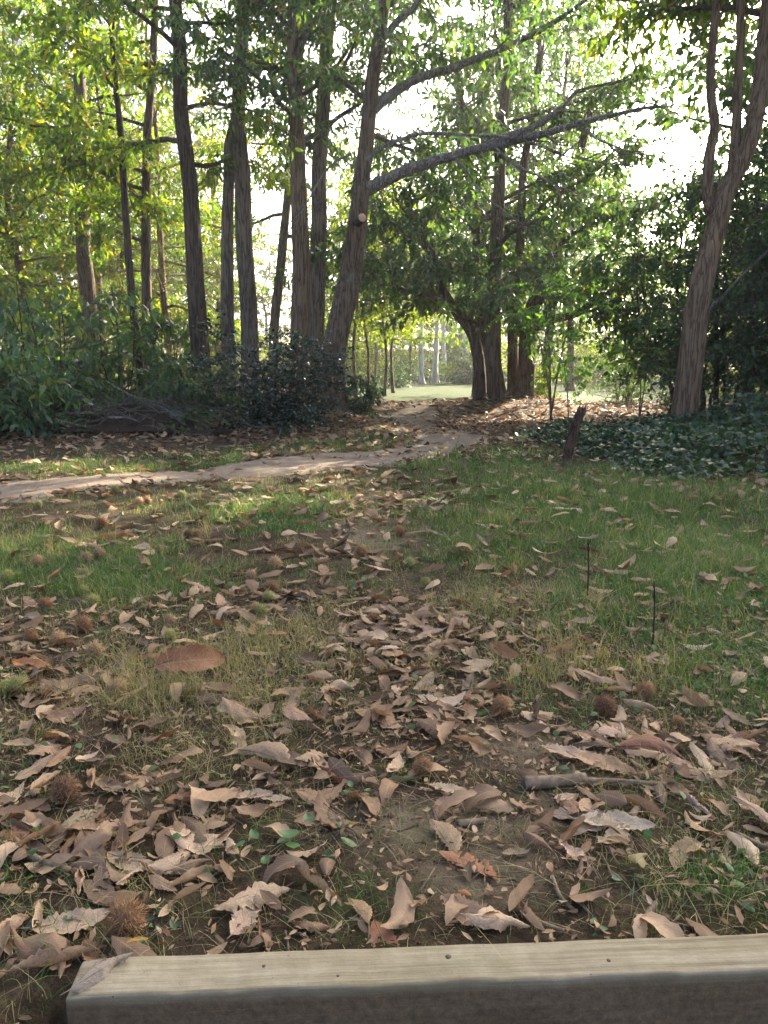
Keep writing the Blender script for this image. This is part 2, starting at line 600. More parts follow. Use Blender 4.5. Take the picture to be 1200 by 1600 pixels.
M['grass'] = grass_material()
M['dead_obj'] = dead_leaf_material('dead_leaf_blade', True)
M['dead_mass'] = dead_leaf_material('dead_leaf_litter', False)
M['ground'] = ground_material()
M['path'] = path_material()
M['wood'] = wood_material()
M['stick'] = plain_mat('stick_bark', (.06, .044, .028), (.25, .19, .125), 45, .8, .2, (1, 1, 1), .6)
M['cutwood'] = plain_mat('cut_wood', (.42, .25, .14), (.62, .42, .27), 25, .7)
M['spine'] = obj_color_mat('burr_spine', .6)
M['husk'] = obj_color_mat('burr_husk', .8)
M['post'] = bark_mat('post_wood', (.022, .014, .010), (.10, .060, .038), (.12, .10, .06), .3, 1.5)
M['knot'] = plain_mat('wood_knot', (.05, .035, .022), (.11, .08, .05), 60)

# ------------------------------------------------------------------ ground and path
PATH_PX = [(-420, 812), (-200, 792), (0, 769), (200, 750), (400, 735), (560, 717), (650, 704), (697, 693), (706, 684), (680, 675),
           (655, 666), (642, 652), (655, 641), (690, 632), (745, 624.5), (800, 620)]
PATH_C = spline([G(*p)[:2].tolist() + [0] for p in PATH_PX], 220)[:, :2]
_s = np.concatenate([[0], np.cumsum(np.linalg.norm(np.diff(PATH_C, axis=0), axis=1))])
PATH_W = .50 + .10 * np.sin(_s * 1.7) - .12 * sstep(10, 20, PATH_C[:, 1])


def path_dist(x, y):
    """distance to the path centre line minus half width (negative: on the path)"""
    x, y = np.asarray(x, float), np.asarray(y, float)
    sh = x.shape
    q = np.stack([x.ravel(), y.ravel()], 1)
    out = np.empty(len(q))
    for i in range(0, len(q), 20000):
        d = np.linalg.norm(q[i:i + 20000, None] - PATH_C[None], axis=2) - PATH_W[None]
        out[i:i + 20000] = d.min(1)
    return out.reshape(sh)


def blob(px, py, cx, cy, rx, ry):
    return np.exp(-(((px - cx) / rx) ** 2 + ((py - cy) / ry) ** 2))


GREEN = [(950, 800, 330, 75, 1.0), (1120, 900, 240, 110, 1.0), (760, 860, 110, 60, .8), (1150, 1040, 150, 90, .85), (160, 905, 170, 65, .9), (430, 800, 140, 35, .95),
         (40, 860, 120, 50, .6), (930, 950, 160, 60, .6), (1130, 1390, 120, 50, .8), (600, 1400, 70, 50, .45), (20, 1370, 70, 50, .5), (500, 1430, 60, 30, .35),
         (250, 730, 300, 12, .75), (560, 700, 110, 14, 1.0), (620, 688, 40, 7, 1.0), (770, 720, 140, 25, .9), (560, 930, 60, 30, .3), (730, 1190, 60, 25, .2), (900, 1100, 90, 50, .4)]
STRAW = [(300, 1080, 210, 95, .62), (440, 1010, 150, 70, .6), (760, 930, 110, 60, .6), (880, 1060, 120, 60, .7), (480, 1120, 130, 60, .5), (1040, 1090, 100, 60, .5),
         (330, 1180, 150, 40, .5), (60, 1190, 80, 60, .35), (130, 960, 120, 40, .35), (660, 1440, 80, 40, .3), (980, 1450, 120, 30, .3)]
LITTER = [(600, 1000, 120, 90, 1.0), (650, 1110, 160, 90, 1.0), (540, 870, 110, 60, .8), (600, 790, 110, 35, .9), (180, 1300, 230, 90, 1.1), (480, 1230, 130, 60, .8), (1000, 1190, 170, 60, .9),
          (940, 1290, 130, 60, .5), (170, 850, 140, 40, .7), (60, 1060, 120, 90, .8), (380, 940, 150, 50, .6), (80, 1470, 130, 50, .8), (420, 800, 300, 30, .4), (850, 1000, 120, 60, .6),
          (700, 770, 90, 20, .5), (960, 900, 120, 30, .3), (420, 1420, 150, 50, .4)]
PALE = [(680, 1285, 130, 35, 1.0), (760, 1370, 100, 45, .9), (620, 1310, 70, 30, .6), (820, 1170, 80, 30, .6), (580, 840, 60, 25, .8), (850, 1250, 60, 40, .4)]


def fields(x, y):
    """green, straw, litter, pale densities on the ground"""
    px, py = PIX(x, y, gz(x, y))
    behind = y < .9
    f = []
    for lst, base in ((GREEN, .12), (STRAW, .11), (LITTER, .22), (PALE, .0)):
        a = np.full(np.shape(x), base)
        for cx, cy, rx, ry, w in lst:
            a = np.maximum(a, w * blob(px, py, cx, cy, rx, ry))
        f.append(a)
    g, s, l, p = f
    off = np.maximum(sstep(1150, 1500, px), sstep(50, -300, px)) * sstep(9.5, 7, y)
    g = np.maximum(g, .6 * off)
    pd = path_dist(x, y)
    # beyond the path: bank with litter left, drift of litter between path and the many-stemmed tree, lawn farther off
    bank = sstep(8.8, 9.8, y) * sstep(.4, -.5, x) * sstep(24, 20, y)
    drift = sstep(10.0, 11.0, y) * sstep(20, 17, y) * sstep(-.3, .4, x) * sstep(9, 6, x)
    lawn = sstep(19, 22, y) * sstep(44, 38, y) * sstep(-4, -1, x)
    far = sstep(44, 50, y)
    l = np.maximum(l, np.maximum(.9 * bank, 1.0 * drift))
    g = np.maximum(g * (1 - bank) * (1 - drift * .8), lawn)
    l = np.maximum(l * (1 - lawn), .7 * far)
    strip = sstep(.0, .15, pd) * sstep(1.5, .7, pd) * sstep(-.5, .5, y - 7.0 - .05 * x) * sstep(11.5, 10, y) * sstep(1.0, .2, x)
    g = np.maximum(g, .75 * strip)
    patch = vnoise(x, y, .35, 3) * .6 + vnoise(x, y, .12, 5) * .4
    g = g * sstep(.18, .55, patch + .25 * g)
    l = np.maximum(l, .6 * sstep(-.18, .02, pd) * sstep(.45, .1, pd) * sstep(12, 10, y))
    on = sstep(.02, -.12, pd)
    return g * (1 - on), s * (1 - on), np.maximum(l * (1 - .75 * on), 0.16 * on * sstep(.3, .65, vnoise(x, y, .5, 15))), p


def axis(segs):
    out = [segs[0][0]]
    for a, b, st0, st1 in segs:
        x = a
        n = max(1, int(round((b - a) / ((st0 + st1) / 2))))
        w = np.linspace(st0, st1, n)
        out += list(a + np.cumsum(w) * (b - a) / w.sum())
    return np.array(out)


xs = axis([(-400, -40, 60, 12), (-40, -9, 3, .6), (-9, -3, .25, .07), (-3, 3, .055, .055), (3, 9, .07, .25), (9, 40, .6, 3), (40, 400, 12, 60)])
ys = axis([(-60, -4, 15, 1), (-4, .8, .5, .08), (.8, 3, .03, .045), (3, 13, .05, .11), (13, 24, .12, .4), (24, 90, .8, 4), (90, 600, 8, 60)])
gx, gy = np.meshgrid(xs, ys)
gv = np.stack([gx, gy, gz(gx, gy)], -1).reshape(-1, 3)
nx, ny = len(xs), len(ys)
ii = (np.arange(ny - 1)[:, None] * nx + np.arange(nx - 1)[None])
gq = np.stack([ii, ii + 1, ii + nx + 1, ii + nx], -1).reshape(-1, 4)
fg, fs, fl_, fp = fields(gx.ravel(), gy.ravel())
farm = sstep(7, 14, gy.ravel())
ground = link('ground', fast_mesh('ground', gv, gq, attrs={'green': np.clip(fg * (.75 + .25 * farm), 0, 1), 'pale': fp, 'litter': np.clip(fl_ * (.35 + .6 * farm), 0, 1)}, smooth=True), M['ground'])
tag(ground, 'woodland floor of brown soil, moss and turf', kind='structure')

# path: a trodden sheet lying on the ground, ragged edges
pn = 11
pt = np.gradient(PATH_C, axis=0)
pt /= np.linalg.norm(pt, axis=1, keepdims=True)
pnrm = np.stack([-pt[:, 1], pt[:, 0]], 1)
lat = np.linspace(-1, 1, pn)
pw = PATH_W[:, None] * (1 + .0 * lat[None])
edgej = np.stack([vnoise(_s, _s * 0 + k * 9, .35, 21 + k) - .5 + .8 * (vnoise(_s, _s * 0 + k * 5, .13, 31 + k) - .5) for k in range(2)], 1)
wl = PATH_W + .30 * edgej[:, 0]
wr = PATH_W + .30 * edgej[:, 1]
off = np.where(lat[None] < 0, lat[None] * wl[:, None], lat[None] * wr[:, None])
pxy = PATH_C[:, None] + pnrm[:, None] * off[..., None]
pz = gz(pxy[..., 0], pxy[..., 1]) + .007 - .010 * (np.abs(lat) > .95)[None]
pv = np.concatenate([pxy, pz[..., None]], -1).reshape(-1, 3)
ii = np.arange(len(PATH_C) - 1)[:, None] * pn + np.arange(pn - 1)[None]
path = link('path', fast_mesh('path', pv, np.stack([ii, ii + 1, ii + pn + 1, ii + pn], -1).reshape(-1, 4), smooth=True), M['path'])
tag(path, 'trodden pale sandy footpath winding through the clearing', kind='structure')


# ------------------------------------------------------------------ trees
def curve_from(start, d, length, r, n=7, droop=.25, wob=.16):
    pts = [np.array(start, float)]
    d = np.array(d, float)
    st = length / (n - 1)
    for i in range(n - 1):
        d = unit(d + np.array([0, 0, -droop / n]) + r.normal(0, wob, 3))
        pts.append(pts[-1] + d * st)
    return np.array(pts)


def foliage_on(mb, pts, rad, r, sec_per_m, sec_len, cl_step, nl, acc, s0=.2, droop=.35, bare=False, flat=.5):
    """side twigs with leaf clusters along a branch"""
    seg = np.linalg.norm(np.diff(pts, axis=0), axis=1)
    s = np.concatenate([[0], np.cumsum(seg)])
    L = s[-1]
    n = max(2, int(L * sec_per_m * (1 - s0)))
    for j in range(n + 1):
        q = s0 + (1 - s0) * (j + r.uniform(-.3, .3)) / n
        q = min(max(q, .05), .999)
        p = np.array([np.interp(q * L, s, pts[:, k]) for k in range(3)])
        k = min(np.searchsorted(s, q * L), len(pts) - 1)
        t = unit(pts[k] - pts[max(k - 1, 0)])
        side = unit(np.cross(t, [0, 0, 1.0])) * (1 if j % 2 else -1)
        d = unit(t * .75 + side * r.uniform(.5, 1.1) + np.array([0, 0, r.normal(.05, flat * .6)]))
        if j == n:
            d = t
        ln = sec_len * r.uniform(.55, 1.25) * (1.15 - .55 * q)
        tw = curve_from(p, d, ln, r, 5, droop, .17)
        r0 = max(.0045, np.interp(q, [0, 1], [rad[0], rad[-1]]) * .42)
        mb.tube(tw, np.linspace(max(r0, .011), .0055, 5) if bare else np.linspace(r0, .0025, 5), 4)
        if bare:
            for _ in range(3):
                i = int(r.integers(1, 4))
                st_ = unit(tw[i + 1] - tw[i] + r.normal(0, .55, 3))
                t2 = curve_from(tw[i], st_, ln * r.uniform(.3, .6), r, 4, .15, .2)
                mb.tube(t2, np.linspace(max(.0075, r0 * .6), .004, 4), 4)
                t3 = curve_from(t2[1], unit(st_ + r.normal(0, .7, 3)), ln * r.uniform(.15, .3), r, 3, .1, .2)
                mb.tube(t3, [.005, .004, .003], 3)
        if not bare:
            nc = max(2, int(ln / cl_step))
            for c in range(nc):
                f = (c + 1) / nc
                a = f * 4
                i = min(int(a), 3)
                pos = tw[i] + (tw[i + 1] - tw[i]) * (a - i)
                acc.append((pos, unit(tw[i + 1] - tw[i])))


def leaves_from(acc, r, nl, length, width, shape, droop=.55, spread=.85, jit=.075, tint_shift=0.0, bias=None):
    if not acc:
        return None
    pos = np.repeat(np.array([a[0] for a in acc]), nl, 0)
    d = np.repeat(np.array([a[1] for a in acc]), nl, 0)
    n = len(pos)
    pos = pos + r.normal(0, jit, (n, 3))
    dd = unit(d * .5 + rand_unit(r, n) * spread + np.array([0, 0, -droop]) * r.uniform(.3, 1.5, (n, 1)))
    V, T, ti = leaf_arrays(pos, dd, length * r.uniform(.6, 1.2, n), width * r.uniform(.7, 1.15, n), r, shape)
    return V, T, np.clip(ti + tint_shift, 0, 1)


def finish_crown(name, parts, mat, root):
    Vs, Ts, As, n = [], [], [], 0
    for p in parts:
        if p is None:
            continue
        Vs.append(p[0]); Ts.append(p[1] + n); As.append(p[2]); n += len(p[0])
    if not Vs:
        return None
    o = link(name, fast_mesh(name, np.concatenate(Vs), tris=np.concatenate(Ts), attrs={'tint': np.concatenate(As)}), mat, root)
    o['kind'] = 'stuff'
    return o


def build_tree(name, label, stems, base, bark, leafm, seed, group=None, cat='tree', t0=.3, nprim=14, plen=2.2, sec=4.6, sec_len=.8, cl=.13, nl=11,
               ll=.17, lw=.055, shape='lance', limbs=(), limb_leaf=True, up=.45, k=14, droop=.55, az_bias=None, twig='twig', extra=None, rough=.045, flare=.45, crown=True, prim_stem=None, tint_shift=0.0):
    """stems: list of (pts, r0, r1) in world space; base: world point. everything is stored relative to base"""
    r = np.random.default_rng(seed)
    base = np.array(base, float)
    root = thing(name, base, label, cat, group)
    mbt, acc = MB(), []
    for si, (pts, r0, r1) in enumerate(stems):
        p = spline(np.array(pts) - base, max(12, len(pts) * 7))
        s = np.linspace(0, 1, len(p))
        # fine local crookedness
        p = p + np.stack([np.interp(s, np.linspace(0, 1, 9), r.normal(0, r0 * .18, 9)), np.interp(s, np.linspace(0, 1, 9), r.normal(0, r0 * .18, 9)), 0 * s], 1) * (s > .02)[:, None]
        rad = r0 + (r1 - r0) * s ** .9
        m = MB()
        m.tube(p, rad, k, rough, r, flare if si == 0 or pts[0][2] < base[2] + .3 else 0)
        link('trunk' if si == 0 or pts[0][2] < base[2] + .4 else 'limb', m.mesh('trunk'), M[bark], root)
        if crown and (prim_stem is None or si in prim_stem):
            npr = nprim if si == 0 else max(3, int(nprim * .6))
            az0 = r.uniform(0, 6.28)
            for i in range(npr):
                q = t0 + (1 - t0) * (i + r.uniform(0, .8)) / npr
                q = min(q, .995)
                a = q * (len(p) - 1)
                j = min(int(a), len(p) - 2)
                pos = p[j] + (p[j + 1] - p[j]) * (a - j)
                az = az0 + i * 2.4 + r.normal(0, .3)
                if az_bias is not None and r.uniform() < .55:
                    az = az_bias + r.normal(0, .7)
                el = up * (.3 + q) + r.normal(0, .15)
                d = np.array([math.cos(az) * math.cos(el), math.sin(az) * math.cos(el), math.sin(el)])
                ln = plen * (1.15 - .55 * max(0, (q - t0) / (1 - t0)) ** 1.5) * r.uniform(.7, 1.2)
                br = curve_from(pos, d, ln, r, 8, .35, .13)
                rr = np.linspace(min(rad[j] * .5, .018 + .012 * ln), .006, 8)
                mbt.tube(br, rr, 5)
                foliage_on(mbt, br, rr, r, sec, sec_len, cl, nl, acc)
    for pts, r0, r1, leafy, s0 in limbs:
        p = spline(np.array(pts) - base, max(14, len(pts) * 6))
        p[2:] += np.cumsum(r.normal(0, .006, (len(p) - 2, 3)), 0)
        rad = np.linspace(r0, r1, len(p))
        m = MB()
        m.tube(p, rad, 8, .05, r)
        lo = link('limb', m.mesh('limb'), M['bark_lichen'], root)
        ml = MB()
        foliage_on(ml, p, rad, r, 3.4 if leafy else 4.2, sec_len * (1.0 if leafy else .85), cl, nl, acc, s0, bare=not leafy)
        link('twigwork', ml.mesh('twigwork'), M[twig], lo)['kind'] = 'stuff'
    if extra:
        extra(root, base, mbt, acc, r)
    if mbt.n:
        link('branchwork', mbt.mesh('branchwork'), M[twig], root)['kind'] = 'stuff'
    if crown or limbs:
        finish_crown('crown', [leaves_from(acc, r, nl, ll, lw, shape, droop, tint_shift=tint_shift)], M[leafm], root)
    return root


def trunk_px(pxs, Y, w0, w1, up_to=None):
    """stem from photo pixels at depth Y, foot on the ground; widths in photo px"""
    pts = [P(a, b, Y) for a, b in pxs]
    foot = pts[0].copy()
    foot[2] = float(gz(foot[0], foot[1])) - .08
    pts[0] = foot
    return (pts, w0 / 2 / FPX * Y, w1 / 2 / FPX * Y)


def base_of(st):
    b = np.array(st[0][0][0])
    return np.array([b[0], b[1], float(gz(b[0], b[1]))])


# J: the big leaning chestnut with two lichen-grey limbs over the clearing
YJ = 12.3
J = [trunk_px([(522, 640), (528, 560), (545, 430), (556, 350), (568, 270), (580, 130), (595, 0), (612, -160), (622, -330)], YJ, 44, 12)]
J[0] = (J[0][0], 43 / 2 / FPX * YJ, 8 / 2 / FPX * YJ)


def q3(l):
    return [P(a, b, y) for a, b, y in l]


J_limbs = [
    (q3([(566, 300, 12.3), (600, 283, 12.1), (650, 258, 11.9), (710, 240, 11.7), (790, 224, 11.5), (850, 212, 11.3), (920, 190, 11.1), (1000, 172, 10.9), (1050, 165, 10.8)]), .105, .012, False, .45),
    (q3([(760, 226, 11.6), (830, 200, 11.9), (880, 165, 12.1), (905, 140, 12.2), (950, 128, 12.3), (990, 122, 12.4)]), .055, .008, False, .35),
    (q3([(582, 172, 12.3), (620, 142, 12.5), (660, 118, 12.7), (720, 100, 12.9), (790, 72, 13.1), (850, 45, 13.2), (900, 15, 13.3), (960, -30, 13.4), (1040, -70, 13.5)]), .085, .015, True, .35),
    (q3([(590, 70, 12.3), (640, 20, 12.1), (700, -30, 11.9), (780, -70, 11.8), (860, -90, 11.7)]), .06, .012, True, .3),
    (q3([(572, 250, 12.2), (600, 228, 12.0), (650, 207, 11.8), (700, 204, 11.6), (760, 212, 11.5), (815, 220, 11.4), (870, 240, 11.3), (935, 256, 11.2), (1010, 262, 11.1)]), .032, .007, False, .5),
    (q3([(712, 246, 11.7), (735, 275, 11.6), (765, 310, 11.5), (800, 335, 11.4), (830, 360, 11.3), (862, 392, 11.2)]), .020, .006, False, .5),
    (q3([(775, 232, 11.5), (800, 250, 11.4), (840, 272, 11.2), (890, 295, 11.0), (960, 306, 10.9)]), .022, .006, False, .4),
    (q3([(900, 196, 11.1), (930, 215, 11.0), (980, 235, 10.9), (1030, 245, 10.8), (1080, 275, 10.7)]), .018, .005, False, .3),
    (q3([(548, 240, 12.2), (520, 255, 12.0), (495, 290, 11.8), (468, 338, 11.6)]), .022, .008, False, .7),
]


def j_extra(root, base, mbt, acc, r):
    # sawn stub with pale cut face and a broken knob
    m = MB()
    a, b = P(552, 352, 12.25) - base, P(566, 340, 11.95) - base
    m.tube(spline([a, (a + b) / 2, b], 6), [.10, .095, .085, .08, .075, .07], 9, .06, r)
    st = link('stub', m.mesh('stub'), M['bark_dark'], root)
    m = MB()
    u = unit(b - a)
    m.tube(np.array([b - u * .01, b + u * .006]), [.066, .064], 9, .05, r)
    link('cut_face', m.mesh('cut_face', False), M['cutwood'], st)


build_tree('chestnut_tree', 'thick leaning chestnut trunk with a sawn stub and lichen limbs arching over the path', J, base_of(J), 'bark_brown', 'chestnut_leaf', 101,
           limbs=J_limbs, extra=j_extra, t0=.55, nprim=13, plen=2.2, nl=12, k=20, rough=.05, flare=.5, prim_stem=(0,))

# the other stems of the left stand
stand = [
    ('slim straight chestnut trunk rising just behind the brush heap', [(146, 600), (140, 470), (129, 330), (124, 180), (121, 40), (118, -120), (112, -330)], 17.0, 27, 9, 'bark_brown', 'chestnut_lit', .28, 15, None),
    ('thin dark wavy stem, slimmest of the stand, bowing between two straighter trunks', [(222, 600), (208, 470), (199, 350), (188, 220), (178, 100), (174, -30), (170, -220)], 13.6, 13, 6, 'bark_dark', 'chestnut_lit', .38, 9, None),
    ('slender mossy stem beside the thin dark wavy stem', [(232, 600), (231, 450), (229, 320), (233, 200), (238, 60), (241, -80), (243, -260)], 14.8, 17, 7, 'bark_brown', 'chestnut_lit', .3, 12, None),
    ('sturdy dark trunk curving slightly, standing by itself between saplings and twin trunks', [(320, 610), (310, 500), (300, 380), (290, 240), (279, 110), (268, -10), (258, -160), (250, -330)], 12.9, 30, 13, 'bark_dark', 'chestnut_lit', .45, 10, None),
    ('brown ridged trunk forking high up behind the holly', [(470, 600), (467, 480), (464, 340), (463, 200), (462, 80), (458, -40), (450, -220)], 13.2, 31, 14, 'bark_tan', 'chestnut_leaf', .5, 10, [(462, 130, 13.2), (478, 60, 13.0), (500, 30, 12.9), (540, 5, 12.8), (580, -25, 12.7)]),
    ('smooth grey brown trunk leaning slightly, standing right behind the ridged forked trunk', [(486, 600), (490, 450), (496, 300), (503, 170), (512, 50), (520, -60), (532, -250)], 14.6, 28, 14, 'bark_grey', 'chestnut_leaf', .45, 11, [(505, 150, 14.6), (530, 120, 14.4), (560, 60, 14.2), (600, 25, 14.0), (640, 10, 13.9)]),
    ('thin trunk slanting behind the holly between the twin trunks and the forked trunk', [(424, 600), (430, 490), (440, 390), (449, 310), (456, 220), (470, 90), (480, -60)], 18.5, 17, 7, 'bark_grey', 'chestnut_lit', .4, 8, None),
]
for i, (lab, pxs, Y, w0, w1, bk, lf, t0, npr, lim) in enumerate(stand):
    st = [trunk_px(pxs, Y, w0, w1)]
    limbs = [(q3(lim), .045, .010, True, .3)] if lim else ()
    build_tree('chestnut_tree', lab, st, base_of(st), bk, lf, 200 + i, group='chestnut trees of the stand beside the path', t0=t0 - .05, nprim=int(npr * 1.3), plen=2.0, nl=11, limbs=limbs, k=16,
               az_bias=math.pi if i < 3 else None, tint_shift=0)
tw = [trunk_px([(391, 600), (388, 480), (380, 340), (373, 230), (376, 120), (386, 10), (394, -110), (400, -320)], 13.9, 29, 14),
      trunk_px([(361, 600), (357, 450), (357, 330), (360, 240), (369, 165), (374, 140)], 14.0, 22, 12)]
build_tree('chestnut_tree', 'twin trunks from one stool joining high up, behind the holly edge', tw, base_of(tw), 'bark_grey', 'chestnut_leaf', 230, group='chestnut trees of the stand beside the path',
           t0=.5, nprim=10, plen=1.8, k=16, prim_stem=(0,))

# L: the many-stemmed old chestnut on its mound
YL = 16.4
Ls = [trunk_px([(778, 642), (775, 560), (776, 450), (778, 350), (784, 250), (792, 130), (796, 0), (800, -160)], YL - .5, 27, 10),
      trunk_px([(750, 638), (748, 570), (736, 520), (712, 485), (694, 455), (682, 415), (655, 370), (630, 300)], YL - .2, 21, 8),
      trunk_px([(818, 640), (822, 560), (832, 500), (842, 462), (862, 410), (888, 330), (905, 240), (925, 140)], YL + .0, 31, 10),
      trunk_px([(800, 640), (801, 540), (804, 450), (812, 370), (818, 260), (838, 140), (850, 20)], YL + .5, 18, 9),
      trunk_px([(764, 640), (761, 560), (752, 500), (745, 440), (742, 330), (728, 220), (715, 100)], YL + .7, 17, 8),
      ([P(824, 520, YL), P(860, 500, YL - .2), (P(900, 490, YL - .5)), P(935, 465, YL - .8), P(970, 445, YL - 1.0), P(1010, 400, YL - 1.2)], .11, .03),
      ([P(745, 508, YL - .1), P(715, 488, YL - .5), P(680, 468, YL - .8), P(640, 455, YL - 1.1), P(612, 440, YL - 1.2)], .07, .015)]
build_tree('chestnut_tree', 'old many-stemmed chestnut standing on a mound of fallen leaves', Ls, base_of(Ls), 'bark_brown', 'chestnut_leaf', 301, t0=.34, nprim=15, plen=2.5, sec=3.8, sec_len=.95,
           cl=.15, nl=12, ll=.19, lw=.062, k=16, up=.5, flare=.14)

# K: forked trunk at the edge of the bramble
YK = 10.6
Ks = [trunk_px([(1068, 678), (1078, 600), (1092, 500), (1108, 410), (1122, 340), (1140, 290), (1160, 235), (1180, 150), (1192, 60), (1202, -40), (1215, -250)], YK, 40, 17),
      ([P(1120, 348, YK), P(1107, 300, YK - .05), P(1108, 250, YK - .05), P(1116, 205, YK - .1), P(1110, 150, YK - .1), P(1113, 70, YK - .1), P(1119, 0, YK - .1), P(1125, -120, YK - .1)], .075, .045),
      ([P(1126, 335, YK), P(1140, 270, YK + .05), P(1150, 200, YK + .1), P(1152, 120, YK + .1), P(1158, 40, YK + .1), P(1162, -60, YK + .1), P(1170, -200, YK + .1)], .075, .040)]
build_tree('chestnut_tree', 'tan trunk forking into three tall stems at the bramble edge', Ks, base_of(Ks), 'bark_tan', 'chestnut_lit', 302, t0=.84, nprim=12, plen=2.3, k=18, nl=13, az_bias=0.3, flare=.25)


# ------------------------------------------------------------------ bushes and hedge trees
def bush_proto(name, label, cat, h, rad, nstem, leafm, seed, bark='bark_dark', stem_r=.03, t0=.15, nprim=10, plen=.9, sec=5, sec_len=.45, cl=.09, nl=6, ll=.075, lw=.042, shape='oval', lean=.35, droop=.3, group=None, up=.5, jit=.04):
    r = np.random.default_rng(seed)
    root = thing(name, (0, 0, 0), label, cat, group)
    mbt, acc = MB(), []
    for s in range(nstem):
        az = s * 2.4 + r.normal(0, .4)
        b = np.array([math.cos(az), math.sin(az), 0]) * rad * .18
        tip = np.array([math.cos(az), math.sin(az), 0]) * rad * lean * r.uniform(.5, 1.4) + np.array([0, 0, h * r.uniform(.7, 1.0)])
        midp = (b + tip) / 2 + r.normal(0, h * .05, 3)
        p = spline([b - [0, 0, .08], b + [0, 0, h * .1], midp, tip], 16)
        rr = np.linspace(stem_r * r.uniform(.7, 1.3), .008, 16)
        m = MB()
        m.tube(p, rr, 7, .05, r)
        link('stem', m.mesh('stem'), M[bark], root)
        for i in range(nprim):
            q = t0 + (1 - t0) * (i + r.uniform(0, .9)) / nprim
            a = min(q, .99) * 15
            j = int(a)
            pos = p[j] + (p[min(j + 1, 15)] - p[j]) * (a - j)
            az2 = i * 2.4 + r.normal(0, .4) if r.uniform() < .5 else az + r.normal(0, .8)
            el = up * r.uniform(0, 1.4)
            d = np.array([math.cos(az2) * math.cos(el), math.sin(az2) * math.cos(el), math.sin(el)])
            prof = math.sin(math.pi * min(1, .25 + q * .75)) ** .6
            br = curve_from(pos, d, plen * r.uniform(.6, 1.2) * max(.35, prof), r, 6, .3, .16)
            mbt.tube(br, np.linspace(.011, .004, 6), 4)
            foliage_on(mbt, br, [.011, .004], r, sec, sec_len, cl, nl, acc, .1)
    link('branchwork', mbt.mesh('branchwork'), M['twig'], root)['kind'] = 'stuff'
    finish_crown('crown', [leaves_from(acc, r, nl, ll, lw, shape, droop, jit=jit)], M[leafm], root)
    return root


def place(o, x, y, rz=0, s=1.0, dz=0.0):
    o.location = (x, y, float(gz(x, y)) + dz)
    o.rotation_euler = (0, 0, rz)
    o.scale = s if hasattr(s, '__len__') else (s,) * 3
    return o


def gxy(px, Y):
    return P(px, 640, Y)[0], Y


def generic_tree(name, label, h, seed, bark, leafm, nprim=20, plen=2.6, ll=.2, lw=.09, nl=6, r0=.17, t0=.28, shape='kite', cl=.22, sec=3.0, sec_len=.95, group=None, up=.5, cat='tree', droop=.5, lean=.03):
    r = np.random.default_rng(seed)
    pts = [np.array([0, 0, -.1])] + [np.array([r.normal(0, h * lean * q), r.normal(0, h * lean * q), h * q]) for q in (.2, .4, .6, .8, 1.0)]
    return build_tree(name, label, [(pts, r0, .02)], (0, 0, 0), bark, leafm, seed, group=group, cat=cat, t0=t0, nprim=nprim, plen=plen, sec=sec, sec_len=sec_len, cl=cl, nl=nl, ll=ll, lw=lw, shape=shape, up=up, k=9, droop=droop)


# dark evergreen screen on the right
hg = 'dark evergreen trees screening the clearing'
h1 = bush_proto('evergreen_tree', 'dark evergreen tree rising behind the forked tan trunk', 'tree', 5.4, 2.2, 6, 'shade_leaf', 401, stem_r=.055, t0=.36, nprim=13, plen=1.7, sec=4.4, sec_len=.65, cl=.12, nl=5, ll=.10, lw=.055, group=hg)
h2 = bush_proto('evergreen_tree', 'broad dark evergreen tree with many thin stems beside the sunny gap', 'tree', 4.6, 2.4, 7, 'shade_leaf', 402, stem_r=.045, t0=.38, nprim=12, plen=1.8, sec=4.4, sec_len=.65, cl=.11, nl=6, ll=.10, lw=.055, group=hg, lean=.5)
place(h1, *gxy(1130, 14.0), .4)
place(h2, *gxy(1078, 14.5), 1.2, (1, .9, 1.12))
shared = 'dark evergreen tree of the dense screen beyond the forked trunk'
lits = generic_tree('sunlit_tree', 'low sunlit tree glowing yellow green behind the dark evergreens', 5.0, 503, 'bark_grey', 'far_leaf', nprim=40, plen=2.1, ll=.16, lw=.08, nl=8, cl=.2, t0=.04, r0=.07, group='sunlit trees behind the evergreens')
place(lits, *gxy(1165, 28), .5, 1.0)
for px, Y, rz, s in ((1190, 24, 2.0, 1.0), (1270, 27, 3.5, 1.1), (1060, 33, 5.0, .8), (1350, 23, 1.0, 1.1), (940, 34, 4.2, .8)):
    place(copy_thing(lits, (0, 0, 0), 0, 1, 'low sunlit tree glowing yellow green behind the dark evergreens', 'sunlit trees behind the evergreens'), *gxy(px, Y), rz, s)
for src, px, Y, rz, s in ((h1, 1215, 12.6, 2.1, 1.05), (h2, 1300, 14.6, 3.3, 1.25), (h2, 1430, 12.6, .3, 1.3), (h1, 1290, 11.2, 5.2, .9), (h2, 1330, 18.5, 1.9, 1.5)):
    place(copy_thing(src, (0, 0, 0), 0, 1, shared, hg), *gxy(px, Y), rz, s)
# tall broadleaf trees added mostly out of view, to keep the clearing in shade


bg = 'tall added shade trees behind the evergreen screen'
b1 = generic_tree('added_shade_tree', 'tall broadleaf tree added for shade behind the dark evergreen screen', 11.5, 501, 'bark_dark', 'chestnut_leaf', nprim=44, plen=3.3, group=bg, cl=.17, t0=.22, nl=12)
place(b1, 12.3, 18.5, .5)
for x, y, rz, s in ((8.6, 14.3, 2.2, 1.12), (13.8, 20.4, 3.9, 1.2), (13.5, 15.5, 4.0, 1.05), (11.0, 10.0, 1.0, .9), (16.5, 21.5, 3.0, 1.1)):
    place(copy_thing(b1, (0, 0, 0), 0, 1, 'tall broadleaf tree added for shade behind the dark evergreen screen', bg), x, y, rz, s)

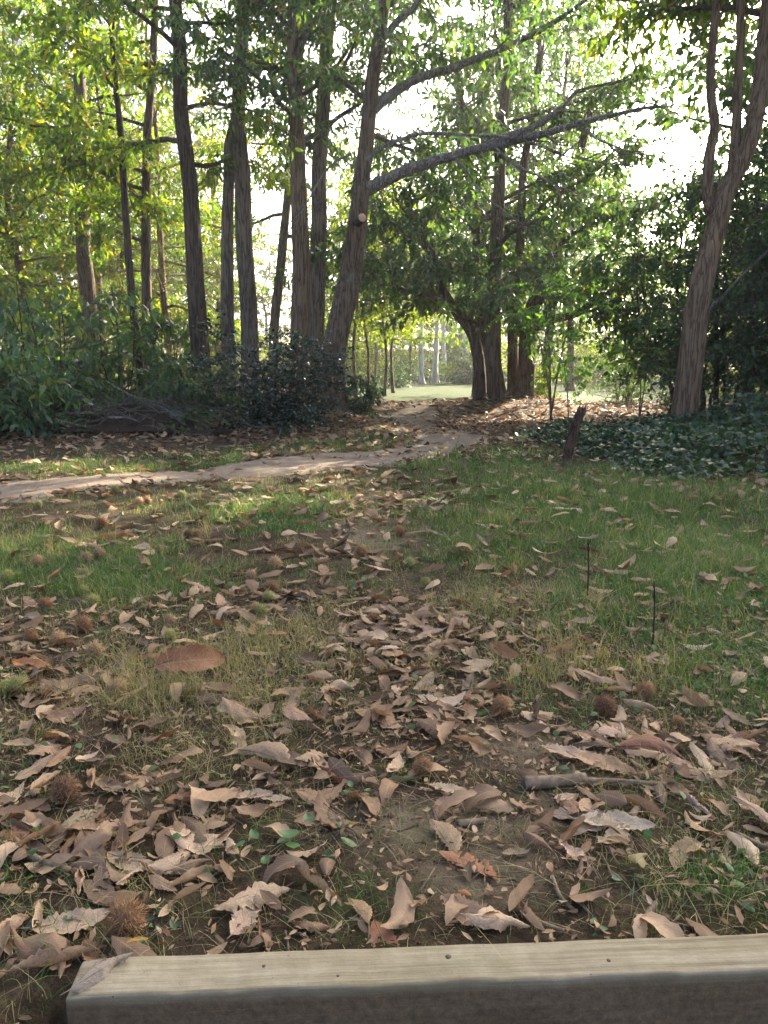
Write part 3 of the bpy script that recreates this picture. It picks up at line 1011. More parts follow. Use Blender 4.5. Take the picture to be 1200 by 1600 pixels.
# chestnuts filling the canopy behind the many-stemmed one
cg = 'chestnuts closing the canopy behind the many-stemmed chestnut'
ct = generic_tree('chestnut_tree', 'tall chestnut behind the many-stemmed tree, nearer the sunny gap', 10.5, 505, 'bark_brown', 'chestnut_leaf', nprim=42, plen=2.6, group=cg, cl=.16, t0=.26, nl=9, ll=.2, lw=.07, shape='lance', r0=.16)
place(ct, *gxy(848, 22.6), .5, (1, 1, 1.05))
place(copy_thing(ct, (0, 0, 0), 0, 1, 'tall chestnut behind the many-stemmed tree, on its lawn side', cg), *gxy(745, 22.5), 2.5, (.95, .95, 1.05))
place(copy_thing(ct, (0, 0, 0), 0, 1, 'tall chestnut farther back above the sunny gap', cg), *gxy(890, 27.5), 4.1, (.9, .9, 1.2))
# background trees: sunlit line beyond the lawn, and wood behind the left stand
fgp = 'sunlit trees of the far line beyond the lawn'
f1 = generic_tree('far_tree', 'sunlit yellow green tree in the far line beyond the lawn', 10.5, 511, 'bark_grey', 'far_leaf', nprim=48, plen=2.8, ll=.26, lw=.14, nl=11, cl=.26, t0=.06, group=fgp)
f2 = generic_tree('far_tree', 'mid green tree in the far line beyond the lawn', 9.5, 512, 'bark_grey', 'far_green', nprim=46, plen=3.0, ll=.26, lw=.14, nl=11, cl=.26, t0=.05, group=fgp)
place(f1, *gxy(560, 52), .3, 1.0)
place(f2, *gxy(760, 50), .3, 1.0)
rr_ = np.random.default_rng(77)
for i, (px, Y, s) in enumerate([(-150, 40, 1.1), (20, 44, 1.1), (150, 40, 1.0), (270, 46, 1.1), (350, 55, .8), (420, 60, .85), (500, 58, .9), (640, 60, 1.05), (700, 48, .7), (830, 56, 1.05), (900, 60, 1.0),
                                (960, 46, .75), (1040, 50, .8), (1130, 44, .9), (1230, 42, 1.0), (1350, 40, 1.1), (80, 56, 1.3), (220, 60, 1.3), (600, 70, 1.2), (720, 72, 1.25), (860, 74, 1.2), (1000, 66, .9), (1120, 70, 1.0),
                                (-300, 36, 1.1), (-60, 52, 1.3), (1500, 46, 1.2)]):
    src = f1 if i % 3 else f2
    o = copy_thing(src, (0, 0, 0), 0, 1, src['label'], fgp)
    place(o, *gxy(px, Y), rr_.uniform(0, 6), (s * rr_.uniform(.95, 1.1), s * rr_.uniform(.95, 1.1), s))

# yellow-lit wood directly behind the left stand
lg = 'sunlit chestnuts behind the stand'
w1 = generic_tree('young_chestnut', 'sunlit young chestnut in the wood behind the stand', 9.0, 521, 'bark_brown', 'chestnut_lit', nprim=40, plen=2.1, ll=.20, lw=.075, nl=8, cl=.17, t0=.2, r0=.10, group=lg, shape='lance')
place(w1, *gxy(60, 19), .2)
w1['label'] = 'sunlit young chestnut on the outer side of the slim straight chestnut'
for px, Y, rz, s, lab in ((-60, 16.5, 1.4, .95, 'sunlit young chestnut overhanging the low regrowth'), (195, 21, 3.2, 1.0, 'sunlit young chestnut directly behind the thin dark wavy stem'),
                          (300, 24, 4.3, .95, 'sunlit young chestnut directly behind the sturdy dark trunk'), (-10, 25, 5.0, 1.2, 'tall sunlit young chestnut beyond the wispy pines'),
                          (130, 28, .8, 1.2, 'tall sunlit young chestnut far behind the slim straight chestnut'), (245, 31, 2.6, 1.15, 'tall sunlit young chestnut far behind the slender mossy stem'),
                          (-170, 21, 3.6, 1.1, 'sunlit young chestnut at the margin of the wood'), (355, 34, 1.9, .85, 'small sunlit young chestnut showing past the twin trunks')):
    place(copy_thing(w1, (0, 0, 0), 0, 1, lab, lg), *gxy(px, Y), rz, s)

# slender trees right of the leaning chestnut
sg = 'slender young trees at the lawn edge'
s1 = generic_tree('slender_tree', 'slender young tree with sunlit leaves at the lawn edge', 7.0, 531, 'bark_grey', 'far_leaf', nprim=24, plen=1.4, ll=.15, lw=.075, nl=9, cl=.17, t0=.25, r0=.055, group=sg)
place(s1, *gxy(615, 25.5), .5)
for px, Y, rz, s in ((557, 21.5, 1.0, .95), (575, 24, 2.5, .9), (600, 23, 4.0, .9), (640, 33, 5.0, 1.1), (585, 36, 3.0, 1.2), (540, 31, 1.7, 1.1)):
    place(copy_thing(s1, (0, 0, 0), 0, 1, 'slender young tree with sunlit leaves at the lawn edge', sg), *gxy(px, Y), rz, s)
# birches
bgp = 'white birches across the lawn'
bi = generic_tree('birch_tree', 'white-trunked birch standing across the lawn', 10.0, 541, 'bark_birch', 'far_green', nprim=22, plen=1.8, ll=.15, lw=.09, nl=9, cl=.2, t0=.36, r0=.14, group=bgp)
place(bi, *gxy(660, 37), .5)
for px, Y, rz, s in ((682, 38.5, 1.0, 1.0), (676, 38.0, 2.9, 1.05), (722, 39, 4.0, .95), (695, 43, 5.5, 1.0)):
    place(copy_thing(bi, (0, 0, 0), 0, 1, 'white-trunked birch standing across the lawn', bgp), *gxy(px, Y), rz, s)

# pines: wispy grey-green in the wood behind the stand
pg = 'wispy pines behind the stand'
p1 = generic_tree('pine_tree', 'wispy grey green pine showing between the left stand trunks', 10.5, 551, 'bark_tan', 'pine_needle', nprim=36, plen=1.9, ll=.16, lw=.012, nl=22, cl=.15, t0=.12, r0=.12, group=pg, up=.25, droop=.1)
p1['label'] = 'wispy grey green pine showing between the trunks of the stand'
place(p1, *gxy(270, 20.0), .5)
p1['label'] = 'wispy pine showing between the slender mossy stem and the sturdy dark trunk'
for px, Y, rz, s, lab in ((60, 22.5, 1.0, 1.0, 'wispy pine on the outer side of the slim straight chestnut'), (170, 24.0, 2.5, 1.1, 'wispy pine between the slim straight chestnut and the thin wavy stem'),
                          (345, 27.0, 4.0, 1.0, 'wispy pine showing beside the twin trunks, set far back'), (-40, 20, 5.0, 1.0, 'wispy pine at the far margin of the left-out wood')):
    place(copy_thing(p1, (0, 0, 0), 0, 1, lab.replace('left-out ', ''), pg), *gxy(px, Y), rz, s)

# holly
hol = bush_proto('holly_bush', 'dark glossy holly bush at the foot of the leaning chestnut', 'bush', 1.45, .9, 9, 'holly_leaf', 601, stem_r=.018, t0=.04, nprim=13, plen=.62, sec=9, sec_len=.27, cl=.05, nl=6, ll=.055, lw=.032, shape='oval', lean=.62, droop=.1, jit=.025)
place(hol, *gxy(430, 10.6), .3, (1.22, 1.0, .98))
# small bush at the foot of the leaning trunk
sb = bush_proto('small_shrub', 'small leafy shrub between the leaning chestnut and the slender trees', 'shrub', .75, .4, 5, 'shade_leaf', 602, stem_r=.01, t0=.1, nprim=7, plen=.35, sec=7, sec_len=.2, cl=.06, nl=5, ll=.10, lw=.04, lean=.5)
place(sb, *gxy(566, 12.4), 1.0)
# understorey of chestnut saplings and shrubs on the left
ug = 'chestnut saplings under the stand'
u1 = bush_proto('chestnut_sapling', 'leafy chestnut sapling drooping over the brush heap', 'sapling', 2.0, .9, 5, 'chestnut_leaf', 611, stem_r=.016, t0=.18, nprim=8, plen=.95, sec=3.6, sec_len=.42, cl=.13, nl=4, ll=.18, lw=.062, shape='lance', droop=.7, group=ug)
u2 = bush_proto('chestnut_sapling', 'low spreading chestnut regrowth beside the footpath bank', 'sapling', 1.15, .8, 6, 'chestnut_leaf', 612, stem_r=.012, t0=.1, nprim=8, plen=.75, sec=5, sec_len=.36, cl=.1, nl=5, ll=.17, lw=.058, shape='lance', droop=.6, group=ug)
place(u1, *gxy(70, 11.6), .3, 1.0)
place(u2, *gxy(30, 10.2), 1.3, 1.0)
for src, px, Y, rz, s, lab in ((u1, 185, 13.0, 1.7, 1.1, 'leafy chestnut sapling around the foot of the thin wavy stem'), (u1, -50, 12.0, 3.1, 1.25, 'largest leafy chestnut sapling, beyond the brush heap'),
                               (u1, 262, 13.4, 4.4, .9, 'leafy chestnut sapling between the slender mossy stem and sturdy dark trunk')):
    place(copy_thing(src, (0, 0, 0), 0, 1, lab, ug), *gxy(px, Y), rz, s)
for src, px, Y, rz, s, lab in ((u2, -70, 9.9, 2.7, 1.1, 'low chestnut regrowth farther along the footpath bank'), (u2, 300, 11.4, 5.0, .8, 'low chestnut regrowth between the brush heap and the holly'),
                               (u2, -180, 10.3, 1.0, 1.2, 'widest low chestnut regrowth on the bank'), (u2, 110, 11.4, 3.6, .8, 'low chestnut regrowth rising behind the brush heap')):
    place(copy_thing(src, (0, 0, 0), 0, 1, lab, ug), *gxy(px, Y), rz, s)

# shrubs in the sunny gap
gsh = bush_proto('pale_shrub', 'pale green feathery shrub in the sunny gap by the evergreens', 'shrub', 1.7, .8, 7, 'far_green', 621, stem_r=.012, t0=.15, nprim=8, plen=.6, sec=6, sec_len=.3, cl=.08, nl=6, ll=.075, lw=.028, lean=.6)
place(gsh, *gxy(972, 19.0), .3, 1.0)
gs2 = bush_proto('young_shrub', 'sunlit leafy shrub beside the many-stemmed chestnut', 'shrub', 1.6, .8, 6, 'far_leaf', 622, stem_r=.012, t0=.15, nprim=8, plen=.6, sec=5, sec_len=.35, cl=.09, nl=5, ll=.10, lw=.05, lean=.5)
place(gs2, *gxy(838, 17.6), .3, .6)
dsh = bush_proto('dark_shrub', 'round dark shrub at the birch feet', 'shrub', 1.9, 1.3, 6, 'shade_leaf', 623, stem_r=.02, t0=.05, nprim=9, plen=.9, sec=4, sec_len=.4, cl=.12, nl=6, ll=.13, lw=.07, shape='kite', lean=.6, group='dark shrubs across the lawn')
place(dsh, *gxy(648, 39), .3, .8)
for px, Y, rz, s in ((735, 37, 2, 1.0), (712, 38.5, 4, .7), (620, 31, 1.2, .6), (1065, 17.5, 2.0, .55), (915, 38, 3.0, .9), (985, 37, 3.6, 1.1)):
    place(copy_thing(dsh, (0, 0, 0), 0, 1, 'dark shrub growing at the far edge of the lawn', 'dark shrubs across the lawn'), *gxy(px, Y), rz, s)


fsh = bush_proto('far_shrub', 'sunlit shrub in the scrub under the far tree line', 'shrub', 2.2, 1.5, 6, 'far_leaf', 624, stem_r=.02, t0=.03, nprim=9, plen=1.0, sec=4, sec_len=.45, cl=.14, nl=7, ll=.15, lw=.08, shape='kite', lean=.7, group='sunlit scrub under the far tree line')
place(fsh, *gxy(600, 44), .3, 1.2)
for i, px in enumerate((350, 400, 440, 480, 525, 560, 640, 690, 740, 790, 840, 900, 960, 300, 240, 180)):
    place(copy_thing(fsh, (0, 0, 0), 0, 1, 'sunlit shrub in the scrub under the far tree line', 'sunlit scrub under the far tree line'), *gxy(px, 43 + 5 * math.sin(i * 2.1) - (14 if px < 320 else 0)), i * 1.3, 1.1 + .4 * math.sin(i * 1.7))


# pinnate-leaved young tree with bright fronds
def pinnate(name, label, base, stems, seed, nfr, flen, mat):
    r = np.random.default_rng(seed)
    root = thing(name, base, label, 'sapling')
    base = np.array(base)
    for st, r0 in stems:
        p = spline(np.array(st) - base, 16)
        m = MB()
        m.tube(p, np.linspace(r0, .006, 16), 6, .04, r)
        link('stem', m.mesh('stem'), M['twig'], root)
        for i in range(nfr):
            a = (.42 + .57 * (i + r.uniform(0, .8)) / nfr) * 15
            j = min(int(a), 14)
            pos = p[j] + (p[j + 1] - p[j]) * (a - j)
            az = i * 2.4 + r.normal(0, .4)
            el = r.uniform(.0, .45)
            d = np.array([math.cos(az) * math.cos(el), math.sin(az) * math.cos(el), math.sin(el)])
            rc = curve_from(pos, d, flen * r.uniform(.7, 1.2), r, 10, .9, .04)
            mb = MB()
            mb.tube(rc, np.linspace(.004, .0015, 10), 4)
            t = unit(np.gradient(rc, axis=0))
            side = unit(np.cross(t, np.tile([0, 0, 1.0], (10, 1))))
            idx = np.repeat(np.linspace(1.2, 9, 13), 2)
            ia = np.minimum(idx.astype(int), 8)
            fr = (idx - ia)[:, None]
            pp = rc[ia] * (1 - fr) + rc[ia + 1] * fr
            sg_ = np.tile([1, -1], 13)[:, None]
            dd = unit(side[ia] * sg_ + t[ia] * .35 + np.array([0, 0, -.18]) + r.normal(0, .06, (26, 3)))
            prof = np.sin(np.pi * np.linspace(.2, .95, 13)).repeat(2)
            upv = np.tile([0, 0, 1.0], (26, 1)) + r.normal(0, .12, (26, 3))
            V, T, ti = leaf_arrays(pp, dd, .13 * (.45 + .55 * prof), np.full(26, .036), r, 'lance', upv, .15)
            fo = link('frond', fast_mesh('frond', V, tris=T, attrs={'tint': ti * .5 + r.uniform(0, .5)}), mat, root)
            link('rachis', mb.mesh('rachis'), M['twig'], fo)
    return root


b0 = np.array([*gxy(862, 12.6), 0.0])
b0[2] = float(gz(b0[0], b0[1]))
pinnate('pinnate_sapling', 'bright green sapling with feathery paired leaflets before the many-stemmed chestnut', b0,
        [([b0 - [0, 0, .05], P(858, 540, 12.5), P(850, 470, 12.3), P(838, 425, 12.2)], .018), ([b0 - [0.03, 0, .05], P(880, 540, 12.6), P(905, 470, 12.6), P(935, 425, 12.5)], .016),
         ([b0 - [-.03, 0, .05], P(850, 560, 12.8), P(830, 500, 12.9), P(800, 470, 12.9)], .014)], 651, 12, .78, M['bright_leaf'])
b0 = np.array([*gxy(1000, 13.4), 0.0])
b0[2] = float(gz(b0[0], b0[1]))
pinnate('pinnate_sapling', 'fine-leaved green sapling in front of the pale feathery shrub', b0,
        [([b0 - [0, 0, .05], P(1000, 590, 13.4), P(985, 555, 13.4), P(975, 540, 13.4)], .012), ([b0 - [0, 0, .05], P(1010, 580, 13.4), P(1012, 540, 13.4), P(1015, 500, 13.4)], .012)], 652, 7, .55, M['bright_leaf'])

# thin sapling by the stake
b0 = G(889, 700)
b0[2] = float(gz(b0[0], b0[1]))
st = [([b0 - [0, 0, .05], P(888, 640, b0[1]), P(884, 590, b0[1]), P(879, 540, b0[1]), P(884, 480, b0[1])], .009, .003)]
build_tree('thin_sapling', 'thin leafy sapling growing up beside the broken stake', st, b0, 'twig', 'bright_leaf', 661, cat='sapling', t0=.42, nprim=9, plen=.28, sec=7, sec_len=.14, cl=.06, nl=3, ll=.075, lw=.042, shape='oval', k=6, flare=0)
# leaning bare pole crossing behind the forked trunk
m = MB()
q = spline([P(1108, 488, 11.6), P(1150, 440, 11.2), P(1200, 392, 10.8), P(1260, 335, 10.3)], 12)
b0 = np.array([P(1075, 560, 11.9)[0], 11.9, 0.0])
q = np.vstack([[b0[0] - .15, b0[1] + .1, float(gz(b0[0], b0[1])) - .05], q])
q = spline(q, 24)
m.tube(q - b0, np.linspace(.024, .012, 24), 7, .05, rng)
lp = link('leaning_branch', m.mesh('leaning_branch'), M['bark_lichen'])
lp.location = b0
tag(lp, 'bare grey branch leaning out behind the forked tan trunk', 'branch')

# broken stake
b0 = G(882, 716)
b0[2] = float(gz(b0[0], b0[1]))
tip = P(909, 641, b0[1] + .05)
root = thing('stake', b0, 'short dark broken stake leaning at the bramble edge', 'stake')
m = MB()
pp = spline([np.array([0, 0, -.08]), (tip - b0) * .35 + [.01, 0, 0], (tip - b0) * .7 - [.012, 0, 0], tip - b0], 18)
m.tube(pp, np.linspace(.060, .050, 18), 11, .10, rng)
link('shaft', m.mesh('shaft'), M['post'], root)
m = MB()
for k_ in range(5):
    a = k_ * 1.3
    o_ = np.array([math.cos(a) * .03, math.sin(a) * .03, 0])
    m.tube(np.array([pp[-1] + o_ - [0, 0, .03], pp[-1] + o_ * 1.1 + [.012, 0, .03 + .022 * (k_ % 3)]]), [.018, .004], 5)
link('splintered_top', m.mesh('splintered_top', False), M['post'], root)
m = MB()
m.tube(spline([pp[11], pp[11] + [.06, -.02, .07], pp[11] + [.09, -.02, .16]], 6), np.linspace(.012, .004, 6), 5)
link('side_twig', m.mesh('side_twig'), M['twig'], root)

# ------------------------------------------------------------------ brush heap on the bank
b0 = np.array([*gxy(205, 10.5), 0.0])
b0[2] = float(gz(b0[0], b0[1]))
root = thing('brush_heap', b0, 'heap of dead branches and dark earth under the saplings', 'brush heap')
hr = np.random.default_rng(71)
hx, hy = np.meshgrid(np.linspace(-1.5, 1.5, 34), np.linspace(-.8, .8, 22))
hz = .26 * np.exp(-((hx / .75) ** 2 + (hy / .42) ** 2)) + .16 * (vnoise(hx, hy, .22, 8) - .3) * np.exp(-((hx / 1.1) ** 2 + (hy / .6) ** 2)) - .05
hv = np.stack([hx, hy, hz], -1).reshape(-1, 3)
ii = np.arange(21)[:, None] * 34 + np.arange(33)[None]
link('earth', fast_mesh('earth', hv, np.stack([ii, ii + 1, ii + 35, ii + 34], -1).reshape(-1, 4), smooth=True), plain_mat('dark_earth', (.010, .007, .005), (.05, .035, .025), 14, .95, .1, (1, 1, 1), 1.0, .05), root)
for i in range(60):
    a = hr.uniform(-1.2, 1.2) + (math.pi if hr.uniform() < .5 else 0)
    c = np.array([hr.normal(0, .65), hr.normal(-.1, .3), 0])
    ln = hr.uniform(.5, 1.5)
    d = np.array([math.cos(a), math.sin(a) * .7, hr.normal(0, .34)])
    z0 = .24 * math.exp(-((c[0] / .75) ** 2 + (c[1] / .45) ** 2)) + hr.uniform(.0, .10)
    c[2] = z0
    p = spline([c - d * ln / 2, c + hr.normal(0, .06, 3), c + d * ln / 2], 9)
    p[:, 2] = np.maximum(p[:, 2], .0)
    m = MB()
    r0 = hr.uniform(.006, .02)
    m.tube(p, np.linspace(r0, r0 * .35, 9), 5, .06, hr)
    for _ in range(2):
        j = hr.integers(3, 8)
        m.tube(curve_from(p[j], unit(d + hr.normal(0, .6, 3)), hr.uniform(.15, .4), hr, 4), np.linspace(r0 * .4, .002, 4), 4)
    link('dead_branch', m.mesh('dead_branch'), M['bark_lichen' if hr.uniform() < .4 else 'twig'], root)

# dry fallen log pieces at the bank foot
for (pa, pb, Y, rad, lab) in (((285, 690), (330, 688), 9.7, .035, 'short dark log lying at the foot of the bank grass'),):
    a, b = P(*pa, Y), P(*pb, Y)
    a[2] = float(gz(a[0], a[1])) + .03
    b[2] = float(gz(b[0], b[1])) + .03
    m = MB()
    m.tube(spline([a - a, (b - a) / 2 + [0, .02, .01], b - a], 8), np.linspace(rad, rad * .8, 8), 9, .06, rng)
    o = link('log', m.mesh('log'), M['bark_dark'])
    o.location = a
    tag(o, lab, 'log')


# ------------------------------------------------------------------ bramble and ivy carpet on the right
def ground_cover(name, label, cx, cy, n, hfun, seed, mat, ll, lw, shape='oval', kind='stuff'):
    r = np.random.default_rng(seed)
    x = cx[0] + (cx[1] - cx[0]) * r.uniform(0, 1, n)
    y = cy[0] + (cy[1] - cy[0]) * r.uniform(0, 1, n)
    h = hfun(x, y, r)
    ok = h > .015
    x, y, h = x[ok], y[ok], h[ok]
    z = gz(x, y) + h * r.uniform(.25, 1.0, len(x)) ** .6
    d = unit(np.stack([r.normal(0, 1, len(x)), r.normal(0, 1, len(x)), r.normal(-.1, .35, len(x))], 1))
    V, T, ti = leaf_arrays(np.stack([x, y, z], 1), d, ll * r.uniform(.5, 1.2, len(x)), lw * r.uniform(.6, 1.2, len(x)), r, shape)
    o = link(name, fast_mesh(name, V, tris=T, attrs={'tint': ti}), mat)
    return tag(o, label, 'ground cover', kind=kind)


def ivy_h(x, y, r):
    px, py = PIX(x, y, 0)
    edge = vnoise(x, y, .8, 41) * .6 + vnoise(x, y, .3, 42) * .4
    xl = 1.45 + .22 * (y - 6.6) * 0
    m = sstep(1.9, 3.0, x + .5 * (edge - .5) + .15 * (y - 8)) * sstep(6.2, 7.3, y + 1.1 * (edge - .5) - .10 * (x - 3)) * sstep(11.4, 10.2, y)
    hump = .12 + .24 * vnoise(x, y, .6, 43) + .30 * sstep(3.9, 5.0, x) * sstep(7.2, 8.4, y)
    return m * hump * sstep(.05, .25, m)


ground_cover('bramble_carpet', 'dark leafy bramble and ivy carpet around the foot of the forked tan trunk', (1.5, 9.5), (6.0, 11.5), 30000, ivy_h, 81, M['ivy_leaf'], .085, .06)


def bank_h(x, y, r):
    e = vnoise(x, y, .5, 51)
    m = sstep(9.6, 10.4, y + .8 * (e - .5)) * sstep(16, 13, y) * sstep(-1.9, -2.5, x + .6 * (e - .5))
    return m * (.05 + .30 * e)


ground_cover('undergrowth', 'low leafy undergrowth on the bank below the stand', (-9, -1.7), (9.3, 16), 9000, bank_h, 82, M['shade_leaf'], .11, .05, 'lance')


# ------------------------------------------------------------------ grass
def make_grass(name, x, y, hgt, wid, tint, nseg, r, lean=.5):
    n = len(x)
    az = r.uniform(0, 6.283, n)
    ln = lean * r.uniform(.2, 1.5, n)
    base = np.stack([x, y, gz(x, y) - .004], 1)
    dirh = np.stack([np.cos(az), np.sin(az), np.zeros(n)], 1)
    side = np.stack([-np.sin(az), np.cos(az), np.zeros(n)], 1)
    side = unit(side + .5 * r.normal(0, 1, (n, 3)) * [1, 1, 0])
    rows = []
    for s in range(nseg + 1):
        t = s / nseg
        c = base + dirh * (hgt * ln * t * t)[:, None] + np.array([0, 0, 1.0]) * (hgt * (t - .28 * np.minimum(ln, 1.6) * t * t))[:, None]
        if s < nseg:
            w = wid * (1 - .55 * t) * .5
            rows += [c - side * w[:, None], c + side * w[:, None]]
        else:
            rows += [c]
    V = np.stack(rows, 1)
    k = V.shape[1]
    o = np.arange(n)[:, None, None] * k
    T = []
    for s in range(nseg - 1):
        a = 2 * s
        T += [[a, a + 1, a + 3], [a, a + 3, a + 2]]
    a = 2 * (nseg - 1)
    T += [[a, a + 1, a + 2]]
    T = (np.array(T)[None] + o).reshape(-1, 3)
    return V.reshape(-1, 3), T, np.repeat(tint, k)


def sample_field(r, n, y0, y1, which, margin=1.15):
    u = r.uniform(0, 1, n)
    y = np.sqrt(y0 * y0 + (y1 * y1 - y0 * y0) * u)
    x = r.uniform(-1, 1, n) * (.56 * y * margin + .25)
    f = fields(x, y)
    return x, y, f


def grass_batch(y0, y1, ntuft, per, h0, w0, nseg, seed):
    r = np.random.default_rng(seed)
    x, y, (g, s, l, p) = sample_field(r, ntuft, y0, y1, None)
    side = (x - BA[0]) * BNRM[0] + (y - BA[1]) * BNRM[1]
    dens = np.clip(np.maximum(g * 1.15, s * .85), 0, 1) * (1 - .55 * np.clip(p, 0, 1))
    keep = (r.uniform(0, 1, ntuft) < dens) & ((side > .10) | (x < BA[0] - .03))
    x, y, g, s = x[keep], y[keep], g[keep], s[keep]
    isstraw = r.uniform(0, 1, len(x)) < s / (s + 1.3 * g + 1e-3)
    n = r.poisson(per, len(x)) + 1
    xx = np.repeat(x, n) + r.normal(0, .018 + .002 * y0, n.sum())
    yy = np.repeat(y, n) + r.normal(0, .018 + .002 * y0, n.sum())
    big = np.repeat(np.clip(.55 + .6 * np.maximum(g, s * .8) + .9 * (vnoise(x, y, .35, 61) - .5), .35, 1.6) * r.lognormal(0, .22, len(x)), n)
    st = np.repeat(isstraw, n)
    hh = h0 * big * r.lognormal(0, .33, n.sum()) * np.where(st, 1.45, 1.0)
    ww = w0 * r.uniform(.6, 1.3, n.sum()) * np.where(st, .8, 1)
    blades_dry = r.uniform(0, 1, n.sum()) < .11
    ti = np.where(st | blades_dry, r.uniform(.6, 1, n.sum()), np.clip(r.normal(.30, .12, n.sum()) + .10 * np.repeat(vnoise(x, y, .7, 62) - .5, n), 0, .55))
    return make_grass('grass', xx, yy, hh, ww, ti, nseg, r, .95 if y1 < 4 else .85)


parts = [grass_batch(1.0, 2.2, 8500, 7, .048, .0016, 4, 91), grass_batch(2.2, 4.2, 18000, 8, .046, .0026, 3, 92), grass_batch(4.2, 7.5, 25000, 7, .052, .0036, 2, 93), grass_batch(7.5, 13, 9000, 4, .075, .009, 2, 94)]
fr_ = np.random.default_rng(97)
fx = fr_.uniform(-1, 1, 9000)
fy = np.sqrt(fr_.uniform(1.05 ** 2, 3.4 ** 2, 9000))
fx = fx * .62 * fy
ok = ((fx - BA[0]) * BNRM[0] + (fy - BA[1]) * BNRM[1] > .11) & (fr_.uniform(0, 1, 9000) < .25 + .9 * vnoise(fx, fy, .3, 66))
fx, fy = fx[ok], fy[ok]
parts.append(make_grass('grass', fx, fy, .034 * fr_.lognormal(0, .4, len(fx)), fr_.uniform(.0009, .0019, len(fx)), np.clip(fr_.normal(.78, .22, len(fx)), .1, 1), 4, fr_, 2.3))
Vs, Ts, As, n0 = [], [], [], 0
for V, T, A in parts:
    Vs.append(V); Ts.append(T + n0); As.append(A); n0 += len(V)
gr = link('grass', fast_mesh('grass', np.concatenate(Vs), tris=np.concatenate(Ts), attrs={'tint': np.concatenate(As)}), M['grass'])
tag(gr, 'patchy green and straw-coloured grass growing through the fallen leaves', 'grass', kind='stuff')


def weed_h(x, y, r):
    g = fields(x, y)[0]
    pt_ = vnoise(x, y, .28, 45) * .6 + vnoise(x, y, .1, 46) * .4
    keep = (r.uniform(0, 1, len(x)) < 1.3 * g * sstep(.42, .7, pt_)) & (y > 1.2)
    return np.where(keep, .015 + .03 * r.uniform(0, 1, len(x)), 0)


ground_cover('clover_patch', 'small round clover and weed leaves spread through the green grass', (-4, 4.5), (1.2, 8.5), 42000, weed_h, 83, leaf_mat('clover_leaf', [(0, (.028, .075, .024)), (.7, (.055, .12, .035)), (1, (.10, .16, .05))], .5, .35, .3), .026, .020)


# ------------------------------------------------------------------ fallen leaves
def dead_leaf_arrays(nv, nu, curl, bend, twist, r, aspect=.36, serr=.10, ragged=0.0, wrinkle=.02):
    v = np.linspace(0, 1, nv)
    hw = aspect * .5 * np.sin(np.pi * np.clip(v, 0, 1) ** .82) ** .75
    hw[0] = .004
    hw[-1] = .002
    j = np.arange(nv) % 2
    hw = hw * (1 + serr * (j - .5) * (v > .05) * (v < .97))
    ang = bend * (v - .5)
    dv = 1 / (nv - 1)
    cx = np.cumsum(np.cos(ang)) * dv
    cz = np.cumsum(np.sin(ang)) * dv
    cx -= cx.mean(); cz -= cz.mean()
    u = np.linspace(-1, 1, nu)
    V = []
    cv = np.interp(v, np.linspace(0, 1, 5), r.uniform(.35, 1.65, 5))
    sb = r.normal(0, .10)
    asym = r.uniform(-.5, .5)
    for i in range(nv):
        w = hw[i] * (1 + ragged * r.uniform(-.6, .25))
        c = curl * cv[i]
        if abs(c) < 1e-3:
            yy, zz = u * w, 0 * u
        else:
            Rr = w / (abs(c) / 2)
            yy = Rr * np.sin(u * abs(c) / 2)
            zz = Rr * (1 - np.cos(u * abs(c) / 2)) * np.sign(c)
        zz = zz * (1 + asym * u) + wrinkle * hw[i] / .18 * (.6 * np.sin(u * 4 + v[i] * 17) + .8 * np.cos(2 * np.pi * nv / 2 * (v[i] - .2 * np.abs(u)) )* .5) * np.abs(u) ** .7 + r.normal(0, wrinkle * .22, nu) * np.abs(u)
        t = twist * (v[i] - .5)
        y2, z2 = yy * math.cos(t) - zz * math.sin(t), yy * math.sin(t) + zz * math.cos(t)
        V.append(np.stack([np.full(nu, cx[i]) - z2 * math.sin(ang[i]) + .05 * np.abs(yy) * 2, y2 + sb * math.sin(math.pi * v[i]), cz[i] + z2 * math.cos(ang[i])], 1))
    V = np.concatenate(V)
    ii = np.arange(nv - 1)[:, None] * nu + np.arange(nu - 1)[None]
    Q = np.stack([ii, ii + 1, ii + nu + 1, ii + nu], -1).reshape(-1, 4)
    uv = np.stack([np.tile((u + 1) / 2, nv), np.repeat(v, nu)], 1)
    centre = np.stack([cx, 0 * cx, cz], 1)
    return V, Q, uv, centre


lr = np.random.default_rng(121)
FORMS = {   # curl, bend, twist, aspect, ragged
    'flat': [(1.0, .5, .7, .36, .1), (-1.0, .7, -.8, .34, .15), (.5, .3, .2, .38, 0), (-.6, -.4, -.3, .36, 0), (.8, .2, .4, .40, .1), (-.4, .6, -.2, .42, 0), (-.9, -.2, .3, .38, .05)],
    'cupped': [(2.6, -.9, 1.0, .40, .1), (-2.4, .9, -1.0, .36, .1), (1.9, .7, .4, .40, 0), (-1.7, -.8, .5, .38, 0), (1.5, 1.1, -.6, .42, .1), (-2.1, .5, .3, .40, 0)],
    'rolled': [(4.6, .4, .5, .40, 0), (5.6, .8, -.4, .42, .05), (-4.2, -.3, .8, .40, 0)],
    'ragged': [(.9, .5, .6, .40, .75), (-1.1, -.6, .9, .42, .9), (.4, .3, -.4, .44, .6)],
    'arched': [(-1.3, -1.7, .3, .42, 0), (1.0, -1.4, .6, .40, 0)],
}
LEAF_MESH = {}
